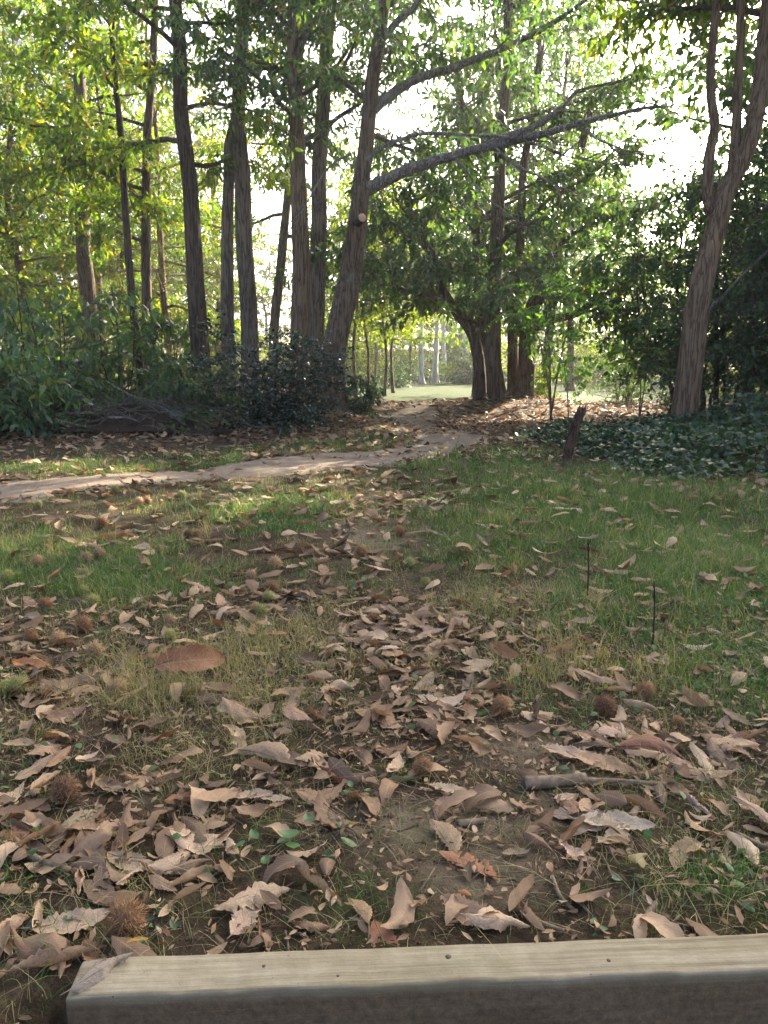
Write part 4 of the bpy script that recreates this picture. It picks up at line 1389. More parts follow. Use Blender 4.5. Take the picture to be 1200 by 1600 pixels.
for f, lst in FORMS.items():
    LEAF_MESH[f] = []
    for a in lst:
        V, Q, uv, c = dead_leaf_arrays(25, 7, a[0], a[1], a[2], lr, a[3], .14, a[4], .034)
        me = fast_mesh('leaf_blade_' + f, V, Q, uv=uv, smooth=True)
        me.materials.append(M['dead_obj'])
        m = MB()
        st = np.vstack([c[0] + (c[0] - c[1]) * 3.2 + [0, 0, .02], c[0] + (c[0] - c[1]) * 1.5 + [0, 0, .01], c[0], c[4], c[10], c[17]])
        m.tube(st, np.array([.009, .008, .009, .007, .005, .002]), 5)
        ms = m.mesh('leaf_stalk')
        ms.materials.append(M['dead_obj'])
        LEAF_MESH[f].append((me, ms, V))
COLS = {'pale tan': (.43, .315, .205), 'tan': (.31, .205, .122), 'brown': (.19, .110, .058), 'rust': (.20, .066, .022), 'dark brown': (.085, .048, .029), 'grey': (.34, .28, .21), 'orange': (.40, .16, .040),
        'olive': (.17, .17, .07), 'yellow': (.60, .36, .05)}
FWORD = {'flat': 'flat', 'cupped': 'cupped', 'rolled': 'rolled-up', 'ragged': 'ragged', 'arched': 'arched'}


def zone_of(x, y):
    px, py = [float(v) for v in PIX(np.float64(x), np.float64(y), 0.0)]
    g, s, l, p = [float(v) for v in fields(np.array([x]), np.array([y]))]
    side = (x - BA[0]) * BNRM[0] + (y - BA[1]) * BNRM[1]
    if side < .35:
        return 'close behind the timber edging'
    if y < 1.95:
        return 'on the bare mossy soil' if p > .3 else 'on the litter near the timber edging'
    if s > g and s > .35:
        return 'among the straw-coloured grass'
    if g > .35:
        return 'in the green grass'
    if y > 4.0:
        return 'in the leaf drift near the path'
    return 'in the trail of litter'


def put_leaf(x, y, length, ang, colour, form, tilt=(0, 0), variant=None, zlift=0.0, label=None, stalk=True, zabs=None):
    var = LEAF_MESH[form][lr.integers(0, len(LEAF_MESH[form])) if variant is None else variant]
    me, ms, V = var
    o = bpy.data.objects.new('fallen_leaf', me)
    COL.objects.link(o)
    q = Quaternion((0, 0, 1), ang) @ Quaternion((1, 0, 0), tilt[0]) @ Quaternion((0, 1, 0), tilt[1])
    Rm = np.array(q.to_matrix())
    zmin = np.percentile((V * length) @ Rm.T[:, 2], 12)
    z = float(gz(x, y)) if zabs is None else zabs
    o.rotation_euler = q.to_euler()
    o.scale = (length, length, length)
    o.location = (x, y, z - zmin + zlift)
    jit = float(np.clip(1 + lr.normal(0, .24), .5, 1.6))
    c = np.array(COLS[colour]) * jit * (1 + lr.normal(0, .04, 3))
    o.color = (*np.clip(c, 0, 1), 1)
    zn = zone_of(x, y)
    tag(o, label or f'{colour} {FWORD[form]} chestnut leaf {zn}', 'leaf', None if label else 'fallen leaves ' + zn)
    if stalk:
        s = bpy.data.objects.new('stalk', ms)
        COL.objects.link(s)
        s.parent = o
        s.color = (*np.clip(c * .8, 0, 1), 1)
    return o


# leaves read off the photograph: px, py, length in px, image angle, colour, form, tilt, own label
HAND = [
    (415, 1192, 112, -25, 'tan', 'cupped', (.3, .1), 'broad tan leaf with clear midrib tilted up beside a reddish leaf pair'), (395, 1246, 66, 5, 'pale tan', 'flat', (.1, 0), None), (500, 1240, 80, 15, 'brown', 'flat', (.2, 0), None), (520, 1222, 62, -40, 'rust', 'rolled', (0, .2), None),
    (175, 1228, 66, -20, 'tan', 'cupped', (.2, 0), None), (212, 1228, 70, 80, 'tan', 'rolled', (.0, .5), None), (285, 1250, 55, 20, 'rust', 'cupped', (.6, 0), None), (130, 1282, 84, 60, 'tan', 'flat', (.15, 0), None),
    (35, 1300, 80, 12, 'rust', 'flat', (.2, 0), None), (85, 1318, 62, 70, 'dark brown', 'cupped', (.2, 0), None), (205, 1342, 92, -20, 'pale tan', 'flat', (.2, 0), 'large pale flat leaf with toothed edge in the litter heap'), (190, 1298, 90, 40, 'tan', 'cupped', (.2, .2), None),
    (315, 1306, 100, 10, 'pale tan', 'flat', (.15, .1), None), (365, 1330, 58, -60, 'pale tan', 'flat', (.1, 0), None), (125, 1372, 78, -70, 'pale tan', 'rolled', (0, 0), None), (300, 1356, 66, 25, 'tan', 'rolled', (0, 0), None),
    (395, 1412, 122, 20, 'pale tan', 'ragged', (.05, 0), 'big pale ragged leaf full of holes lying flat near the timber edging'), (385, 1440, 90, 70, 'pale tan', 'ragged', (.05, 0), None), (490, 1388, 120, -42, 'tan', 'rolled', (0, .15), 'long tan leaf rolled into a trough beside green sprigs'),
    (520, 1372, 66, 70, 'dark brown', 'cupped', (.5, .3), None), (28, 1458, 92, -75, 'tan', 'cupped', (.2, 0), None), (110, 1440, 124, 12, 'pale tan', 'flat', (.15, 0), 'large pale leaf covering the soil above a spiny burr'), (92, 1502, 142, 24, 'tan', 'rolled', (0, .03), 'long tan leaf rolled into a tube before the timber end'),
    (735, 1444, 100, -32, 'tan', 'cupped', (.25, 0), None), (778, 1462, 100, -6, 'pale tan', 'rolled', (0, 0), 'pale leaf curled up lengthwise touching the timber edging'), (805, 1346, 46, 10, 'pale tan', 'flat', (.05, 0), None), (840, 1332, 56, -40, 'brown', 'rolled', (0, .2), None),
    (900, 1282, 84, -5, 'grey', 'flat', (.1, 0), None), (960, 1298, 126, -4, 'grey', 'flat', (.05, 0), 'big grey beige toothed leaf lying flat on bare soil'), (930, 1304, 100, 14, 'grey', 'flat', (.05, 0), None), (898, 1342, 66, -50, 'pale tan', 'ragged', (.1, 0), None), (885, 1252, 46, 20, 'pale tan', 'flat', (.1, 0), None),
    (945, 1200, 98, -25, 'tan', 'flat', (.25, 0), None), (1100, 1204, 98, -6, 'tan', 'flat', (.25, 0), None), (1090, 1262, 72, -70, 'grey', 'rolled', (0, 0), None), (1058, 1232, 54, -50, 'brown', 'cupped', (.2, 0), None), (1002, 1362, 84, 60, 'olive', 'rolled', (0, .35), 'olive green leaf curled open like a cup near the timber edging'),
    (625, 1226, 62, 12, 'olive', 'rolled', (0, 0), None), (615, 1200, 58, 70, 'pale tan', 'cupped', (.2, 0), None), (700, 1238, 60, -5, 'pale tan', 'flat', (.1, 0), None), (612, 1172, 56, 15, 'rust', 'flat', (.2, 0), None),
    (745, 1046, 74, 35, 'pale tan', 'flat', (.3, 0), 'pale tan leaf propped against an orange brown leaf'), (790, 1024, 60, -50, 'orange', 'cupped', (.5, .2), 'orange brown leaf standing up behind a pale tan leaf'), (690, 1094, 78, 5, 'pale tan', 'flat', (.15, 0), None), (772, 1078, 66, 25, 'brown', 'rolled', (0, .1), None), (740, 1104, 46, 30, 'orange', 'flat', (.25, 0), None),
    (620, 1132, 64, -65, 'tan', 'flat', (.1, 0), None), (690, 1138, 70, 0, 'pale tan', 'cupped', (.1, 0), None), (680, 988, 48, -35, 'pale tan', 'flat', (.2, 0), None), (630, 988, 40, -5, 'pale tan', 'flat', (.1, 0), None), (855, 984, 44, 40, 'tan', 'cupped', (.4, 0), None), (815, 992, 46, 80, 'pale tan', 'rolled', (0, .5), None), (912, 974, 46, 20, 'pale tan', 'cupped', (.3, 0), None),
    (930, 942, 42, 30, 'brown', 'cupped', (.3, 0), None), (810, 950, 60, 10, 'brown', 'cupped', (.1, 0), None), (1090, 1010, 48, 0, 'grey', 'flat', (.1, 0), 'small grey oval leaf lying alone in the green grass'), (930, 1062, 72, -35, 'tan', 'cupped', (.1, .1), None), (962, 1140, 66, 10, 'pale tan', 'flat', (.3, 0), None), (1010, 1172, 104, -12, 'rust', 'cupped', (.3, 0), None),
    (1042, 1184, 74, -35, 'tan', 'flat', (.2, 0), None), (1165, 1146, 88, 22, 'tan', 'rolled', (.1, 0), None), (1005, 916, 48, 10, 'brown', 'flat', (.15, 0), None), (952, 900, 48, -10, 'tan', 'flat', (.1, 0), None), (300, 1050, 122, 22, 'rust', 'arched', (.75, .1), 'large rust red leaf arching up out of the straw-coloured grass'),
    (345, 1082, 72, -15, 'brown', 'cupped', (.2, 0), None), (50, 1036, 68, -10, 'orange', 'cupped', (.2, 0), None), (180, 840, 72, 12, 'brown', 'cupped', (.2, 0), None), (150, 856, 56, 0, 'pale tan', 'flat', (.1, 0), None), (232, 866, 34, 70, 'pale tan', 'flat', (.5, 0), None), (215, 940, 30, 80, 'grey', 'flat', (.8, 0), None), (520, 1020, 50, -25, 'pale tan', 'flat', (.2, 0), None),
    (105, 1066, 56, 70, 'brown', 'cupped', (.4, 0), None), (105, 1118, 64, 35, 'brown', 'cupped', (.3, 0), None), (150, 1010, 48, -10, 'tan', 'cupped', (.2, 0), None), (465, 1126, 70, -40, 'tan', 'flat', (.2, 0), None), (575, 1116, 78, 60, 'brown', 'flat', (.2, 0), None), (590, 952, 54, 50, 'brown', 'flat', (.3, 0), None), (575, 984, 46, -20, 'dark brown', 'cupped', (.2, 0), None),
    (30, 1168, 56, -5, 'tan', 'flat', (.2, 0), None), (75, 1172, 44, 0, 'pale tan', 'cupped', (0, 0), None), (92, 1192, 60, 75, 'brown', 'cupped', (.3, 0), None), (55, 1210, 70, 60, 'tan', 'cupped', (.2, 0), None), (245, 1020, 40, 10, 'rust', 'flat', (.2, 0), None), (430, 990, 40, 5, 'orange', 'flat', (.1, 0), None), (1150, 1160, 80, 5, 'tan', 'flat', (.2, 0), None),
    (560, 1190, 60, -70, 'brown', 'cupped', (.2, 0), None), (660, 1060, 54, 20, 'dark brown', 'cupped', (.2, 0), None), (720, 1010, 40, -10, 'pale tan', 'rolled', (0, 0), None), (540, 1080, 46, 30, 'tan', 'flat', (.1, 0), None), (255, 1275, 50, -30, 'dark brown', 'cupped', (.2, 0), None), (340, 1225, 48, 20, 'dark brown', 'flat', (.1, 0), None),
    (560, 1225, 60, 30, 'dark brown', 'cupped', (.1, 0), None), (1000, 1100, 56, -35, 'pale tan', 'rolled', (0, 0), None), (885, 1140, 36, 10, 'brown', 'flat', (.1, 0), None), (150, 1330, 90, -50, 'brown', 'cupped', (.1, 0), None), (255, 1380, 60, -30, 'tan', 'flat', (.1, 0), None), (560, 1440, 66, -60, 'brown', 'flat', (.1, 0), None), (60, 1260, 60, -30, 'brown', 'flat', (.1, 0), None),
]
used_xy = []
for px, py, lp_, an, colr, form, tilt, lab in HAND:
    g0 = G(px, py, .012)
    dep = g0[1] * CP + (CAM_H - .012) * SP
    put_leaf(g0[0], g0[1], lp_ / FPX * dep * 1.0, R(an * 1.0), colr, form, (tilt[0] + lr.normal(0, .06), tilt[1] + lr.normal(0, .06)), label=lab, zlift=.004 + float(.030 * fields(np.array([g0[0]]), np.array([g0[1]]))[0][0] + .028 * fields(np.array([g0[0]]), np.array([g0[1]]))[1][0]) + (.02 if lab and 'rust' in lab else 0))
    used_xy.append(g0[:2])
# on the timber end: grey rolled leaf and a small yellow one
o = None
g0 = G(160, 1516, .055)
put_leaf(g0[0], g0[1], .105, R(42), 'grey', 'rolled', (0, -.05), label='grey rolled leaf lying over the timber end', zabs=BEAM_Z + .002)
g0 = G(215, 1490, .02)
put_leaf(g0[0], g0[1], .04, R(15), 'yellow', 'cupped', (0, 0), label='small yellow curled leaf at the timber end', zabs=BEAM_Z + .001)
g0 = G(552, 1291, .01)
put_leaf(g0[0], g0[1], .03, R(-5), 'yellow', 'flat', (0.2, 0), label='tiny yellow leaflet on the mossy soil', zlift=.006)
g0 = G(725, 1412, .01)
put_leaf(g0[0], g0[1], .03, R(-25), 'orange', 'cupped', (0.2, 0), label='tiny orange leaflet touching a toothed tan leaf', zlift=.006)

# scattered individuals up to the limit, then the mass
names_c = ['pale tan', 'tan', 'brown', 'rust', 'dark brown', 'grey', 'orange']
pc = np.array([.25, .29, .22, .07, .10, .05, .02]); pc /= pc.sum()
names_f = ['flat', 'cupped', 'rolled', 'ragged', 'arched']
pf = np.array([.36, .34, .12, .12, .06])


def scatter(r, n, y0, y1, gain, margin=1.1):
    x, y, (g, s, l, p) = sample_field(r, n, y0, y1, None, margin)
    side = (x - BA[0]) * BNRM[0] + (y - BA[1]) * BNRM[1]
    k = (r.uniform(0, 1, n) < np.clip(l * gain, 0, 1)) & ((side > .10) | (x < BA[0] - .05))
    return x[k], y[k]


lx, ly = scatter(lr, 1500, 1.05, 3.4, .75, 1.0)
for x, y in list(zip(lx, ly))[:175]:
    c_, f_ = lr.choice(names_c, p=pc), lr.choice(names_f, p=pf)
    ln = lr.uniform(.06, .14)
    put_leaf(x, y, ln, lr.uniform(0, 6.28), c_, f_, (lr.normal(0, .22), lr.normal(0, .18)), zlift=lr.uniform(-.004, .012), stalk=y < 2.2)


def litter_mass(r, x, y, size0, size1, nv, nu, zl):
    Vs, Qs, us, ts, n0 = [], [], [], [], 0
    protos = [dead_leaf_arrays(nv, nu, c, b, t, r, a, .12, rg, .03) for c, b, t, a, rg in
              [(.6, .4, .3, .38, 0), (-.8, -.6, .4, .4, .1), (1.8, .8, .5, .4, 0), (-1.9, .6, -.5, .38, 0), (4.2, .4, .6, .4, 0), (.9, -1.2, .8, .42, .6), (-.5, 1.2, -.6, .42, .5)]]
    k = r.integers(0, len(protos), len(x))
    az = r.uniform(0, 6.283, len(x))
    ta, tb = r.normal(0, .28, len(x)), r.normal(0, .22, len(x))
    sz = r.uniform(size0, size1, len(x))
    z = gz(x, y) + zl * r.uniform(0, 1, len(x)) + .006 + .035 * np.clip(fields(x, y)[0], 0, 1) * r.uniform(0, 1, len(x))
    tint = np.clip(r.beta(1.05, 1.25, len(x)), 0, 1)
    for pi, (V, Q, uv, c) in enumerate(protos):
        m = k == pi
        n = m.sum()
        if n == 0:
            continue
        ca, sa = np.cos(az[m]), np.sin(az[m])
        cb, sb_ = np.cos(ta[m]), np.sin(ta[m])
        cc_, sc_ = np.cos(tb[m]), np.sin(tb[m])
        X = V[None] * sz[m][:, None, None]
        x1, y1, z1 = X[..., 0], X[..., 1], X[..., 2]
        x1, z1 = x1 * cc_[:, None] + z1 * sc_[:, None], -x1 * sc_[:, None] + z1 * cc_[:, None]
        y1, z1 = y1 * cb[:, None] - z1 * sb_[:, None], y1 * sb_[:, None] + z1 * cb[:, None]
        x1, y1 = x1 * ca[:, None] - y1 * sa[:, None], x1 * sa[:, None] + y1 * ca[:, None]
        zmin = np.percentile(z1, 20, axis=1)
        W = np.stack([x1 + x[m][:, None], y1 + y[m][:, None], z1 + (z[m] - zmin)[:, None]], -1)
        Vs.append(W.reshape(-1, 3))
        Qs.append((Q[None] + (np.arange(n) * len(V))[:, None, None]).reshape(-1, 4) + n0)
        us.append(np.tile(uv, (n, 1)))
        ts.append(np.repeat(tint[m], len(V)))
        n0 += n * len(V)
    return np.concatenate(Vs), np.concatenate(Qs), np.concatenate(us), np.concatenate(ts)


mr = np.random.default_rng(131)
batches = []
x, y = scatter(mr, 3400, 1.03, 3.2, .80)
batches.append(litter_mass(mr, x, y, .045, .125, 11, 5, .008))
x, y = scatter(mr, 6000, 1.03, 3.2, .80)
batches.append(litter_mass(mr, x, y, .015, .045, 6, 4, .006))
x, y = scatter(mr, 9000, 3.2, 7.5, .62, 1.2)
batches.append(litter_mass(mr, x, y, .06, .15, 7, 4, .012))
x, y = scatter(mr, 30000, 7.5, 13, .5, 1.1)
batches.append(litter_mass(mr, x, y, .08, .17, 5, 3, .02))
x, y = scatter(mr, 18000, 13, 21, .40, 1.1)
batches.append(litter_mass(mr, x, y, .10, .20, 4, 3, .03))
# crumbs: small torn bits close to the timber
x, y = mr.uniform(-1.3, 1.3, 9000), mr.uniform(1.05, 3.0, 9000)
side = (x - BA[0]) * BNRM[0] + (y - BA[1]) * BNRM[1]
ok = (side > .09) & (mr.uniform(0, 1, len(x)) < .35 + .6 * vnoise(x, y, .25, 71))
batches.append(litter_mass(mr, x[ok], y[ok], .008, .03, 4, 3, .004))
# fallen bits in front of the timber
x, y = mr.uniform(-.9, .9, 260), mr.uniform(.7, 1.0, 260)
batches.append(litter_mass(mr, x, y, .02, .09, 6, 4, .004))
Vs, Qs, us, ts, n0 = [], [], [], [], 0
for V, Q, u, t in batches:
    Vs.append(V); Qs.append(Q + n0); us.append(u); ts.append(t); n0 += len(V)
ll_ = link('leaf_litter', fast_mesh('leaf_litter', np.concatenate(Vs), np.concatenate(Qs), attrs={'tint': np.concatenate(ts)}, uv=np.concatenate(us), smooth=True), M['dead_mass'])
tag(ll_, 'scattered mass of small brown fallen leaves over the ground', 'leaf litter', kind='stuff')

# crumbs of earth
n = 9000
x = mr.uniform(-1, 1, n)
y = np.sqrt(mr.uniform(1.02 ** 2, 3.0 ** 2, n))
x = x * .6 * y
ok = ((x - BA[0]) * BNRM[0] + (y - BA[1]) * BNRM[1] > .09) & (mr.uniform(0, 1, n) < .15 + 1.0 * vnoise(x, y, .18, 77))
x, y = x[ok], y[ok]
sz = .0022 * mr.lognormal(0, .55, len(x))
oc = np.array([[1, 0, 0], [-1, 0, 0], [0, 1, 0], [0, -1, 0], [0, 0, 1], [0, 0, -1.0]])
ot = np.array([[0, 2, 4], [2, 1, 4], [1, 3, 4], [3, 0, 4], [2, 0, 5], [1, 2, 5], [3, 1, 5], [0, 3, 5]])
cv = (oc[None] * mr.uniform(.6, 1.5, (len(x), 6, 1))) * sz[:, None, None] + np.stack([x, y, gz(x, y) + .001], 1)[:, None]
ck = link('soil_crumbs', fast_mesh('soil_crumbs', cv.reshape(-1, 3), tris=(ot[None] + (np.arange(len(x)) * 6)[:, None, None]).reshape(-1, 3)), plain_mat('crumb_earth', (.035, .024, .014), (.20, .14, .085), 9, .95, .1))
tag(ck, 'small crumbs of dry earth scattered over the bare soil', 'soil', kind='stuff')

# twiglets and dry stalks lying in the litter
m = MB()
for i in range(1500):
    y = math.sqrt(mr.uniform(1.08 ** 2, 3.6 ** 2))
    x = mr.uniform(-.6, .6) * y
    if (x - BA[0]) * BNRM[0] + (y - BA[1]) * BNRM[1] < .12:
        continue
    ln = mr.uniform(.02, .10)
    a = mr.uniform(0, 6.28)
    c = np.array([x, y, float(gz(x, y)) + mr.uniform(.002, .014)])
    d = np.array([math.cos(a), math.sin(a), mr.normal(0, .12)]) * ln / 2
    m.tube(spline([c - d, c + mr.normal(0, ln * .06, 3), c + d], 4), np.full(4, mr.uniform(.0006, .0022)), 4)
tws = link('twig_litter', m.mesh('twig_litter'), M['stick'])
tag(tws, 'thin dry stalks and twig bits lying in the litter', 'twig litter', kind='stuff')


# ------------------------------------------------------------------ chestnut burrs
def burr_meshes(seed, ns=330, open_=False):
    r = np.random.default_rng(seed)
    import bmesh
    bm = bmesh.new()
    bmesh.ops.create_icosphere(bm, subdivisions=2, radius=.62)
    for v in bm.verts:
        v.co *= 1 + r.normal(0, .04)
    husk = bpy.data.meshes.new('husk')
    bm.to_mesh(husk); bm.free()
    i = np.arange(ns)
    ph = np.arccos(1 - 2 * (i + .5) / ns)
    th = i * 2.399963
    n = np.stack([np.sin(ph) * np.cos(th), np.sin(ph) * np.sin(th), np.cos(ph)], 1)
    n = unit(n + r.normal(0, .10, n.shape))
    t = unit(np.cross(n, r.normal(0, 1, n.shape)))
    b = np.cross(n, t)
    tip = unit(n + r.normal(0, .26, n.shape)) * r.uniform(.85, 1.12, ns)[:, None]
    base = n * .58
    w = .030
    V = np.stack([base + t * w, base - .5 * t * w + .87 * b * w, base - .5 * t * w - .87 * b * w, tip], 1)
    T = (np.array([[0, 1, 3], [1, 2, 3], [2, 0, 3]])[None] + (np.arange(ns) * 4)[:, None, None]).reshape(-1, 3)
    sp = fast_mesh('spines', V.reshape(-1, 3), tris=T)
    husk.materials.append(M['husk'])
    sp.materials.append(M['spine'])
    return husk, sp


BUR = [burr_meshes(k) for k in (1, 2, 3)]
BCOL = {'brown': (.27, .145, .062), 'dark brown': (.17, .088, .04), 'yellow green': (.32, .31, .09), 'tan': (.38, .25, .12)}
BURRS = [(945, 1105, 40, 'dark brown'), (783, 1108, 36, 'brown'), (1010, 1076, 34, 'brown'), (102, 1246, 50, 'dark brown'), (198, 1452, 66, 'brown'), (660, 1207, 36, 'brown'), (565, 873, 26, 'brown'), (429, 882, 26, 'tan'), (30, 1072, 34, 'yellow green'), (10, 1074, 30, 'yellow green'),
         (184, 1075, 34, 'tan'), (130, 978, 30, 'brown'), (148, 1016, 32, 'tan'), (420, 930, 20, 'yellow green'), (408, 952, 24, 'yellow green'), (400, 948, 22, 'tan'), (265, 965, 22, 'tan'), (265, 988, 24, 'yellow green'), (160, 822, 22, 'brown'), (135, 875, 22, 'tan'), (155, 868, 22, 'tan'),
         (308, 838, 20, 'brown'), (294, 836, 18, 'dark brown'), (218, 792, 18, 'tan'), (229, 790, 18, 'brown'), (284, 778, 16, 'yellow green'), (382, 824, 18, 'brown'), (58, 882, 22, 'tan'), (70, 945, 24, 'brown'), (145, 938, 24, 'yellow green'), (130, 920, 22, 'yellow green'), (48, 998, 26, 'brown'),
         (622, 832, 16, 'tan'), (640, 885, 18, 'yellow green'), (665, 912, 18, 'yellow green'), (624, 835, 20, 'brown'), (815, 845, 18, 'brown'), (1060, 1120, 20, 'brown'), (392, 897, 20, 'tan'), (425, 918, 24, 'brown'), (12, 905, 22, 'yellow green'), (90, 1000, 28, 'tan'), (470, 770, 12, 'tan'), (180, 770, 14, 'yellow green'), (110, 775, 14, 'brown'), (60, 790, 14, 'yellow green'), (880, 1018, 22, 'brown')]


def b_zone(px, py):
    if py > 1400:
        return 'close to the timber end'
    if py > 1150:
        return 'in the litter short of the timber edging'
    if py < 800:
        return 'by the path edge'
    if px > 700:
        return 'in the grass by the upright dead stems'
    if px > 500:
        return 'on the leaf trail'
    return 'in the grass short of the path'


for i, (px, py, d, c) in enumerate(BURRS):
    g0 = G(px, py, .02)
    dep = g0[1] * CP + (CAM_H - .02) * SP
    rad = d / 2 / FPX * dep * 1.12
    root = thing('chestnut_burr', (g0[0], g0[1], float(gz(g0[0], g0[1])) + rad * .85), f'{c} spiny chestnut burr {b_zone(px, py)}', 'chestnut burr', 'chestnut burrs ' + b_zone(px, py))
    root.rotation_euler = tuple(lr.uniform(0, 6, 3))
    root.scale = (rad, rad, rad * .9)
    h, s = BUR[i % 3]
    for nm, me, f in (('husk', h, .55), ('spines', s, 1.0)):
        ob = bpy.data.objects.new(nm, me)
        COL.objects.link(ob)
        ob.parent = root
        ob.color = (*(np.array(BCOL[c]) * f * lr.uniform(.85, 1.2)), 1)


# ------------------------------------------------------------------ sticks, stems, seedlings
def stick(px0, py0, px1, py1, wpx, lab, z=.018, bend=.06, mat='stick', k=9, taper=.8):
    a, b = G(px0, py0, z), G(px1, py1, z)
    for v in (a, b):
        v[2] = float(gz(v[0], v[1])) + z
    dep = a[1] * CP + CAM_H * SP
    r0 = wpx / 2 / FPX * dep
    mid = (b - a) / 2 + np.array([0, 0, .0]) + np.array([lr.normal(0, bend), lr.normal(0, bend), 0]) * np.linalg.norm(b - a)
    m = MB()
    p = spline([a - a, mid, b - a], 14)
    m.tube(p, np.linspace(r0, r0 * taper, 14), k, .05, lr)
    root = link('stick', m.mesh('stick'), M[mat])
    root.location = a
    tag(root, lab, 'stick')
    m = MB()
    u = unit(p[0] - p[1])
    m.tube(np.array([p[0] - u * .001, p[0] + u * .0015]), [r0 * .9, r0 * .85], k)
    link('broken_end', m.mesh('broken_end', False), M['knot'], root)
    return root


stick(818, 1232, 914, 1222, 23, 'thick short grey brown stick lying on bare soil', .014, .02)
stick(905, 1225, 1040, 1228, 9, 'thin grey stick running into the litter behind the thick stick', .012, .04)
stick(985, 1285, 1004, 1262, 12, 'short grey stick beside the big flat toothed leaf', .012, .02)
stick(1105, 1172, 1180, 1160, 11, 'pale thin stick lying in the grass under curled leaves', .016, .04)
stick(35, 1330, 108, 1358, 12, 'short pale stick lying by the litter heap', .012, .02)
stick(1150, 1302, 1198, 1322, 12, 'short brown stick half hidden in green grass', .014, .03)
stick(1005, 1452, 1024, 1420, 11, 'little pale stick close behind the timber edging', .010, .02)
stick(805, 1432, 880, 1470, 8, 'curved thin root-like stick close behind the timber edging', .008, .12)
stick(862, 1385, 900, 1440, 7, 'bent pale stalk lying on the soil before the timber edging', .008, .10)
stick(600, 1075, 640, 1068, 6, 'dark twig crossing the leaf trail', .012, .05)
stick(715, 1300, 760, 1294, 13, 'stubby tan stick on the pale bare soil', .012, .02)


def dead_stem(px, py0, py1, lab, leaf=None):
    a = G(px, py0)
    a[2] = float(gz(a[0], a[1]))
    top = P(px + 2, py1, a[1])
    root = thing('dead_stem', a, lab, 'stem')
    m = MB()
    p = spline([np.array([0, 0, -.02]), (top - a) * .5 + [.004, 0, 0], top - a], 10)
    m.tube(p, np.linspace(.0042, .0022, 10), 6, .08, lr)
    link('stalk', m.mesh('stalk'), M['bark_dark'], root)
    for j in (4, 6, 8):
        m = MB()
        d = unit(np.array([lr.normal(0, 1), lr.normal(0, .5), .6]))
        m.tube(np.array([p[j], p[j] + d * .02, p[j] + d * .035 + [0, 0, .008]]), [.002, .0015, .001], 4)
        link('side_twig', m.mesh('side_twig'), M['bark_dark'], root)
    if leaf:
        me, ms, V = LEAF_MESH['cupped'][1]
        o = bpy.data.objects.new('withered_leaf', me)
        COL.objects.link(o)
        o.parent = root
        o.location = tuple(p[-1] + [0, 0, .01])
        o.scale = (.09,) * 3
        o.rotation_euler = (.3, .2, 2.8)
        o.color = (.30, .31, .24, 1)


dead_stem(917, 945, 842, 'upright thin dead stem with a withered leaf on top', True)
dead_stem(1020, 1006, 908, 'bare upright dead stem in the green grass')


def seedling(px, py, n, size, lab, mat, seed, hgt=.05):
    r = np.random.default_rng(seed)
    a = G(px, py)
    a[2] = float(gz(a[0], a[1]))
    root = thing('seedling', a, lab, 'seedling')
    for i in range(n):
        az = i * 2.4 + r.normal(0, .3)
        d = unit(np.array([math.cos(az), math.sin(az), .9]))
        p = curve_from((0, 0, -.005), d, hgt * r.uniform(.6, 1.2), r, 5, .3, .1)
        m = MB()
        m.tube(p, np.linspace(.0014, .0008, 5), 4)
        st_ = link('stem', m.mesh('stem'), M['ivy_leaf'], root)
        st_.data.attributes.new('tint', 'FLOAT', 'POINT')
        # rounded blade, 5 x 7 grid
        V, Q, uv, c = dead_leaf_arrays(8, 5, .8, .6, .2, r, .62, 0, 0, .01)
        L = size * r.uniform(.7, 1.15)
        q = Quaternion((0, 0, 1), az) @ Quaternion((0, 1, 0), r.uniform(-.2, .6))
        V = (V + [.5, 0, 0]) * L @ np.array(q.to_matrix()).T + p[-1]
        link('leaf', fast_mesh('leaf', V, Q, attrs={'tint': np.full(len(V), r.uniform(.3, 1))}, smooth=True), mat, root)
    return root


seedling(415, 1340, 5, .042, 'glossy green seedling beside a pale leaf tip in the litter', M['seedling_leaf'], 1, .045)
seedling(508, 1330, 5, .045, 'green sprig growing over the rolled tan leaf', M['seedling_leaf'], 2, .06)
seedling(560, 1250, 7, .022, 'small clover-like seedling beside the tiny yellow leaflet', M['seedling_leaf'], 3, .03)
seedling(222, 1462, 4, .024, 'tiny round-leaved seedling next to the burr by the timber end', M['seedling_leaf'], 4, .02)
seedling(920, 1464, 4, .026, 'tiny seedling touching the timber edging', M['seedling_leaf'], 5, .015)
seedling(985, 1395, 4, .03, 'low dark seedling below the olive curled leaf', M['ivy_leaf'], 6, .02)
seedling(80, 1440, 5, .03, 'dark green seedling poking through the large pale leaf', M['ivy_leaf'], 7, .03)
seedling(255, 1440, 5, .026, 'small blue green seedling above the burr by the timber end', M['ivy_leaf'], 8, .02)
# pale green leaf in front of the timber end
g0 = G(84, 1580, .01)
o = put_leaf(g0[0], g0[1], .06, R(80), 'olive', 'flat', (.4, .1), variant=2, label='pale blue green leaf lying in front of the timber end')
o.color = (.26, .38, .27, 1)

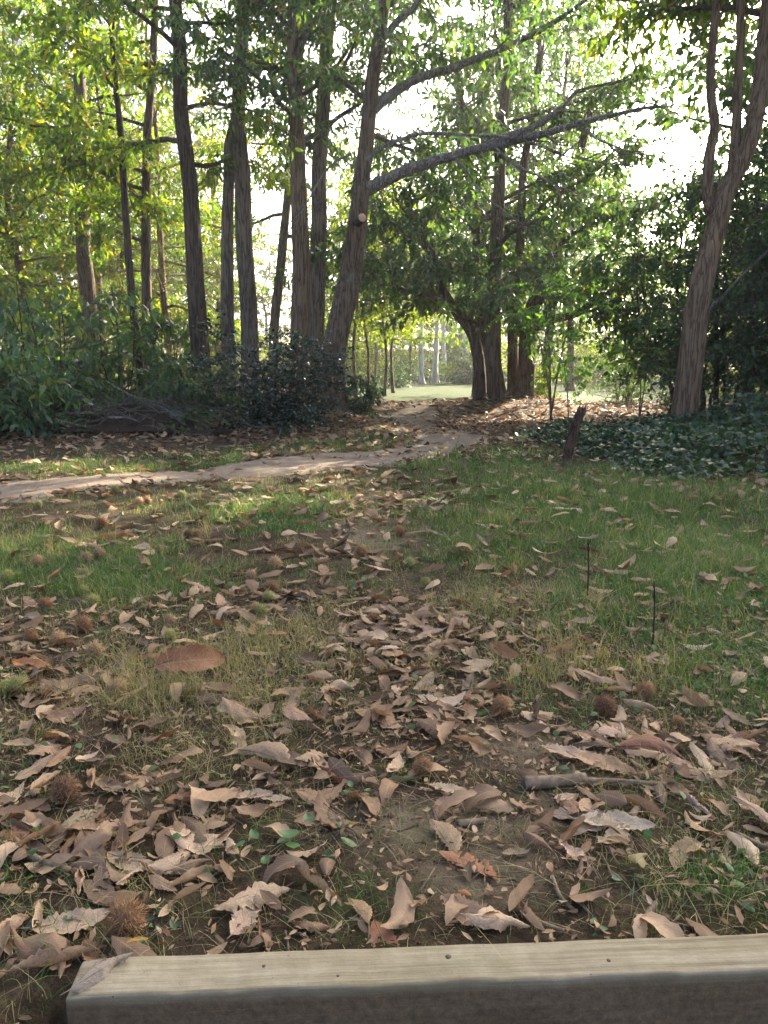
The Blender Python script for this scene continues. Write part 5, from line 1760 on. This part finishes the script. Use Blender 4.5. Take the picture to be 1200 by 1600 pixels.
# ------------------------------------------------------------------ timber edging
L_ = 2.6
root = thing('timber_edging', (BA[0], BA[1], BEAM_Z), 'weathered pale timber beam edging the clearing', 'timber edging', rz=math.atan2(BDIR[1], BDIR[0]))
import bmesh
bm = bmesh.new()
bw, bh = .078, .15
bmesh.ops.create_cube(bm, size=1.0)
for v in bm.verts:
    v.co = Vector((v.co.x * L_ + L_ / 2, v.co.y * bw + bw / 2, v.co.z * bh - bh / 2))
bmesh.ops.subdivide_edges(bm, edges=[e for e in bm.edges if abs((e.verts[0].co - e.verts[1].co).x) > 1], cuts=60)
bmesh.ops.bevel(bm, geom=[e for e in bm.edges if len(e.link_faces) == 2 and e.calc_face_angle(0) > 1.0], offset=.006, segments=3, affect='EDGES', profile=.6)
tr = np.random.default_rng(5)
for v in bm.verts:
    e = .0012 * math.sin(v.co.x * 23) + .0010 * math.sin(v.co.x * 61 + 1) + tr.normal(0, .0003)
    v.co.z += e * .5
    if v.co.y < .02:
        v.co.y += e
    # the worn left end drops away a little
    if v.co.x < .06:
        v.co.z -= .006 * (1 - v.co.x / .06) ** 2
me = bpy.data.meshes.new('beam')
bm.to_mesh(me); bm.free()
for p_ in me.polygons:
    p_.use_smooth = True
me.set_sharp_from_angle(angle=R(50))
link('beam', me, M['wood'], root)
for kx, ky, kr in ((.60, .050, .006), (.30, .045, .004), (.86, .03, .004), (.42, .02, .003)):
    m = MB()
    m.tube(np.array([[kx, ky, -.004], [kx, ky, .0012]]), [kr, kr * .8], 9, .15, tr)
    link('knot', m.mesh('knot', False), M['knot'], root)

# ------------------------------------------------------------------ thin woodland haze
bm = bmesh.new()
bmesh.ops.create_cube(bm, size=1.0)
for v in bm.verts:
    v.co = Vector((v.co.x * 860, v.co.y * 700 + 270, v.co.z * 21 + 8.0))
me = bpy.data.meshes.new('haze')
bm.to_mesh(me); bm.free()
hm = bpy.data.materials.new('haze_air')
hm.use_nodes = True
hn = hm.node_tree
hn.nodes.clear()
ho = hn.nodes.new('ShaderNodeOutputMaterial')
hv_ = hn.nodes.new('ShaderNodeVolumePrincipled')
hv_.inputs['Color'].default_value = (.93, .96, 1.0, 1)
hv_.inputs['Density'].default_value = HAZE
hv_.inputs['Anisotropy'].default_value = .45
hn.links.new(hv_.outputs[0], ho.inputs['Volume'])
tag(link('haze', me, hm), 'thin bright haze hanging in the woodland air', 'haze', kind='stuff')
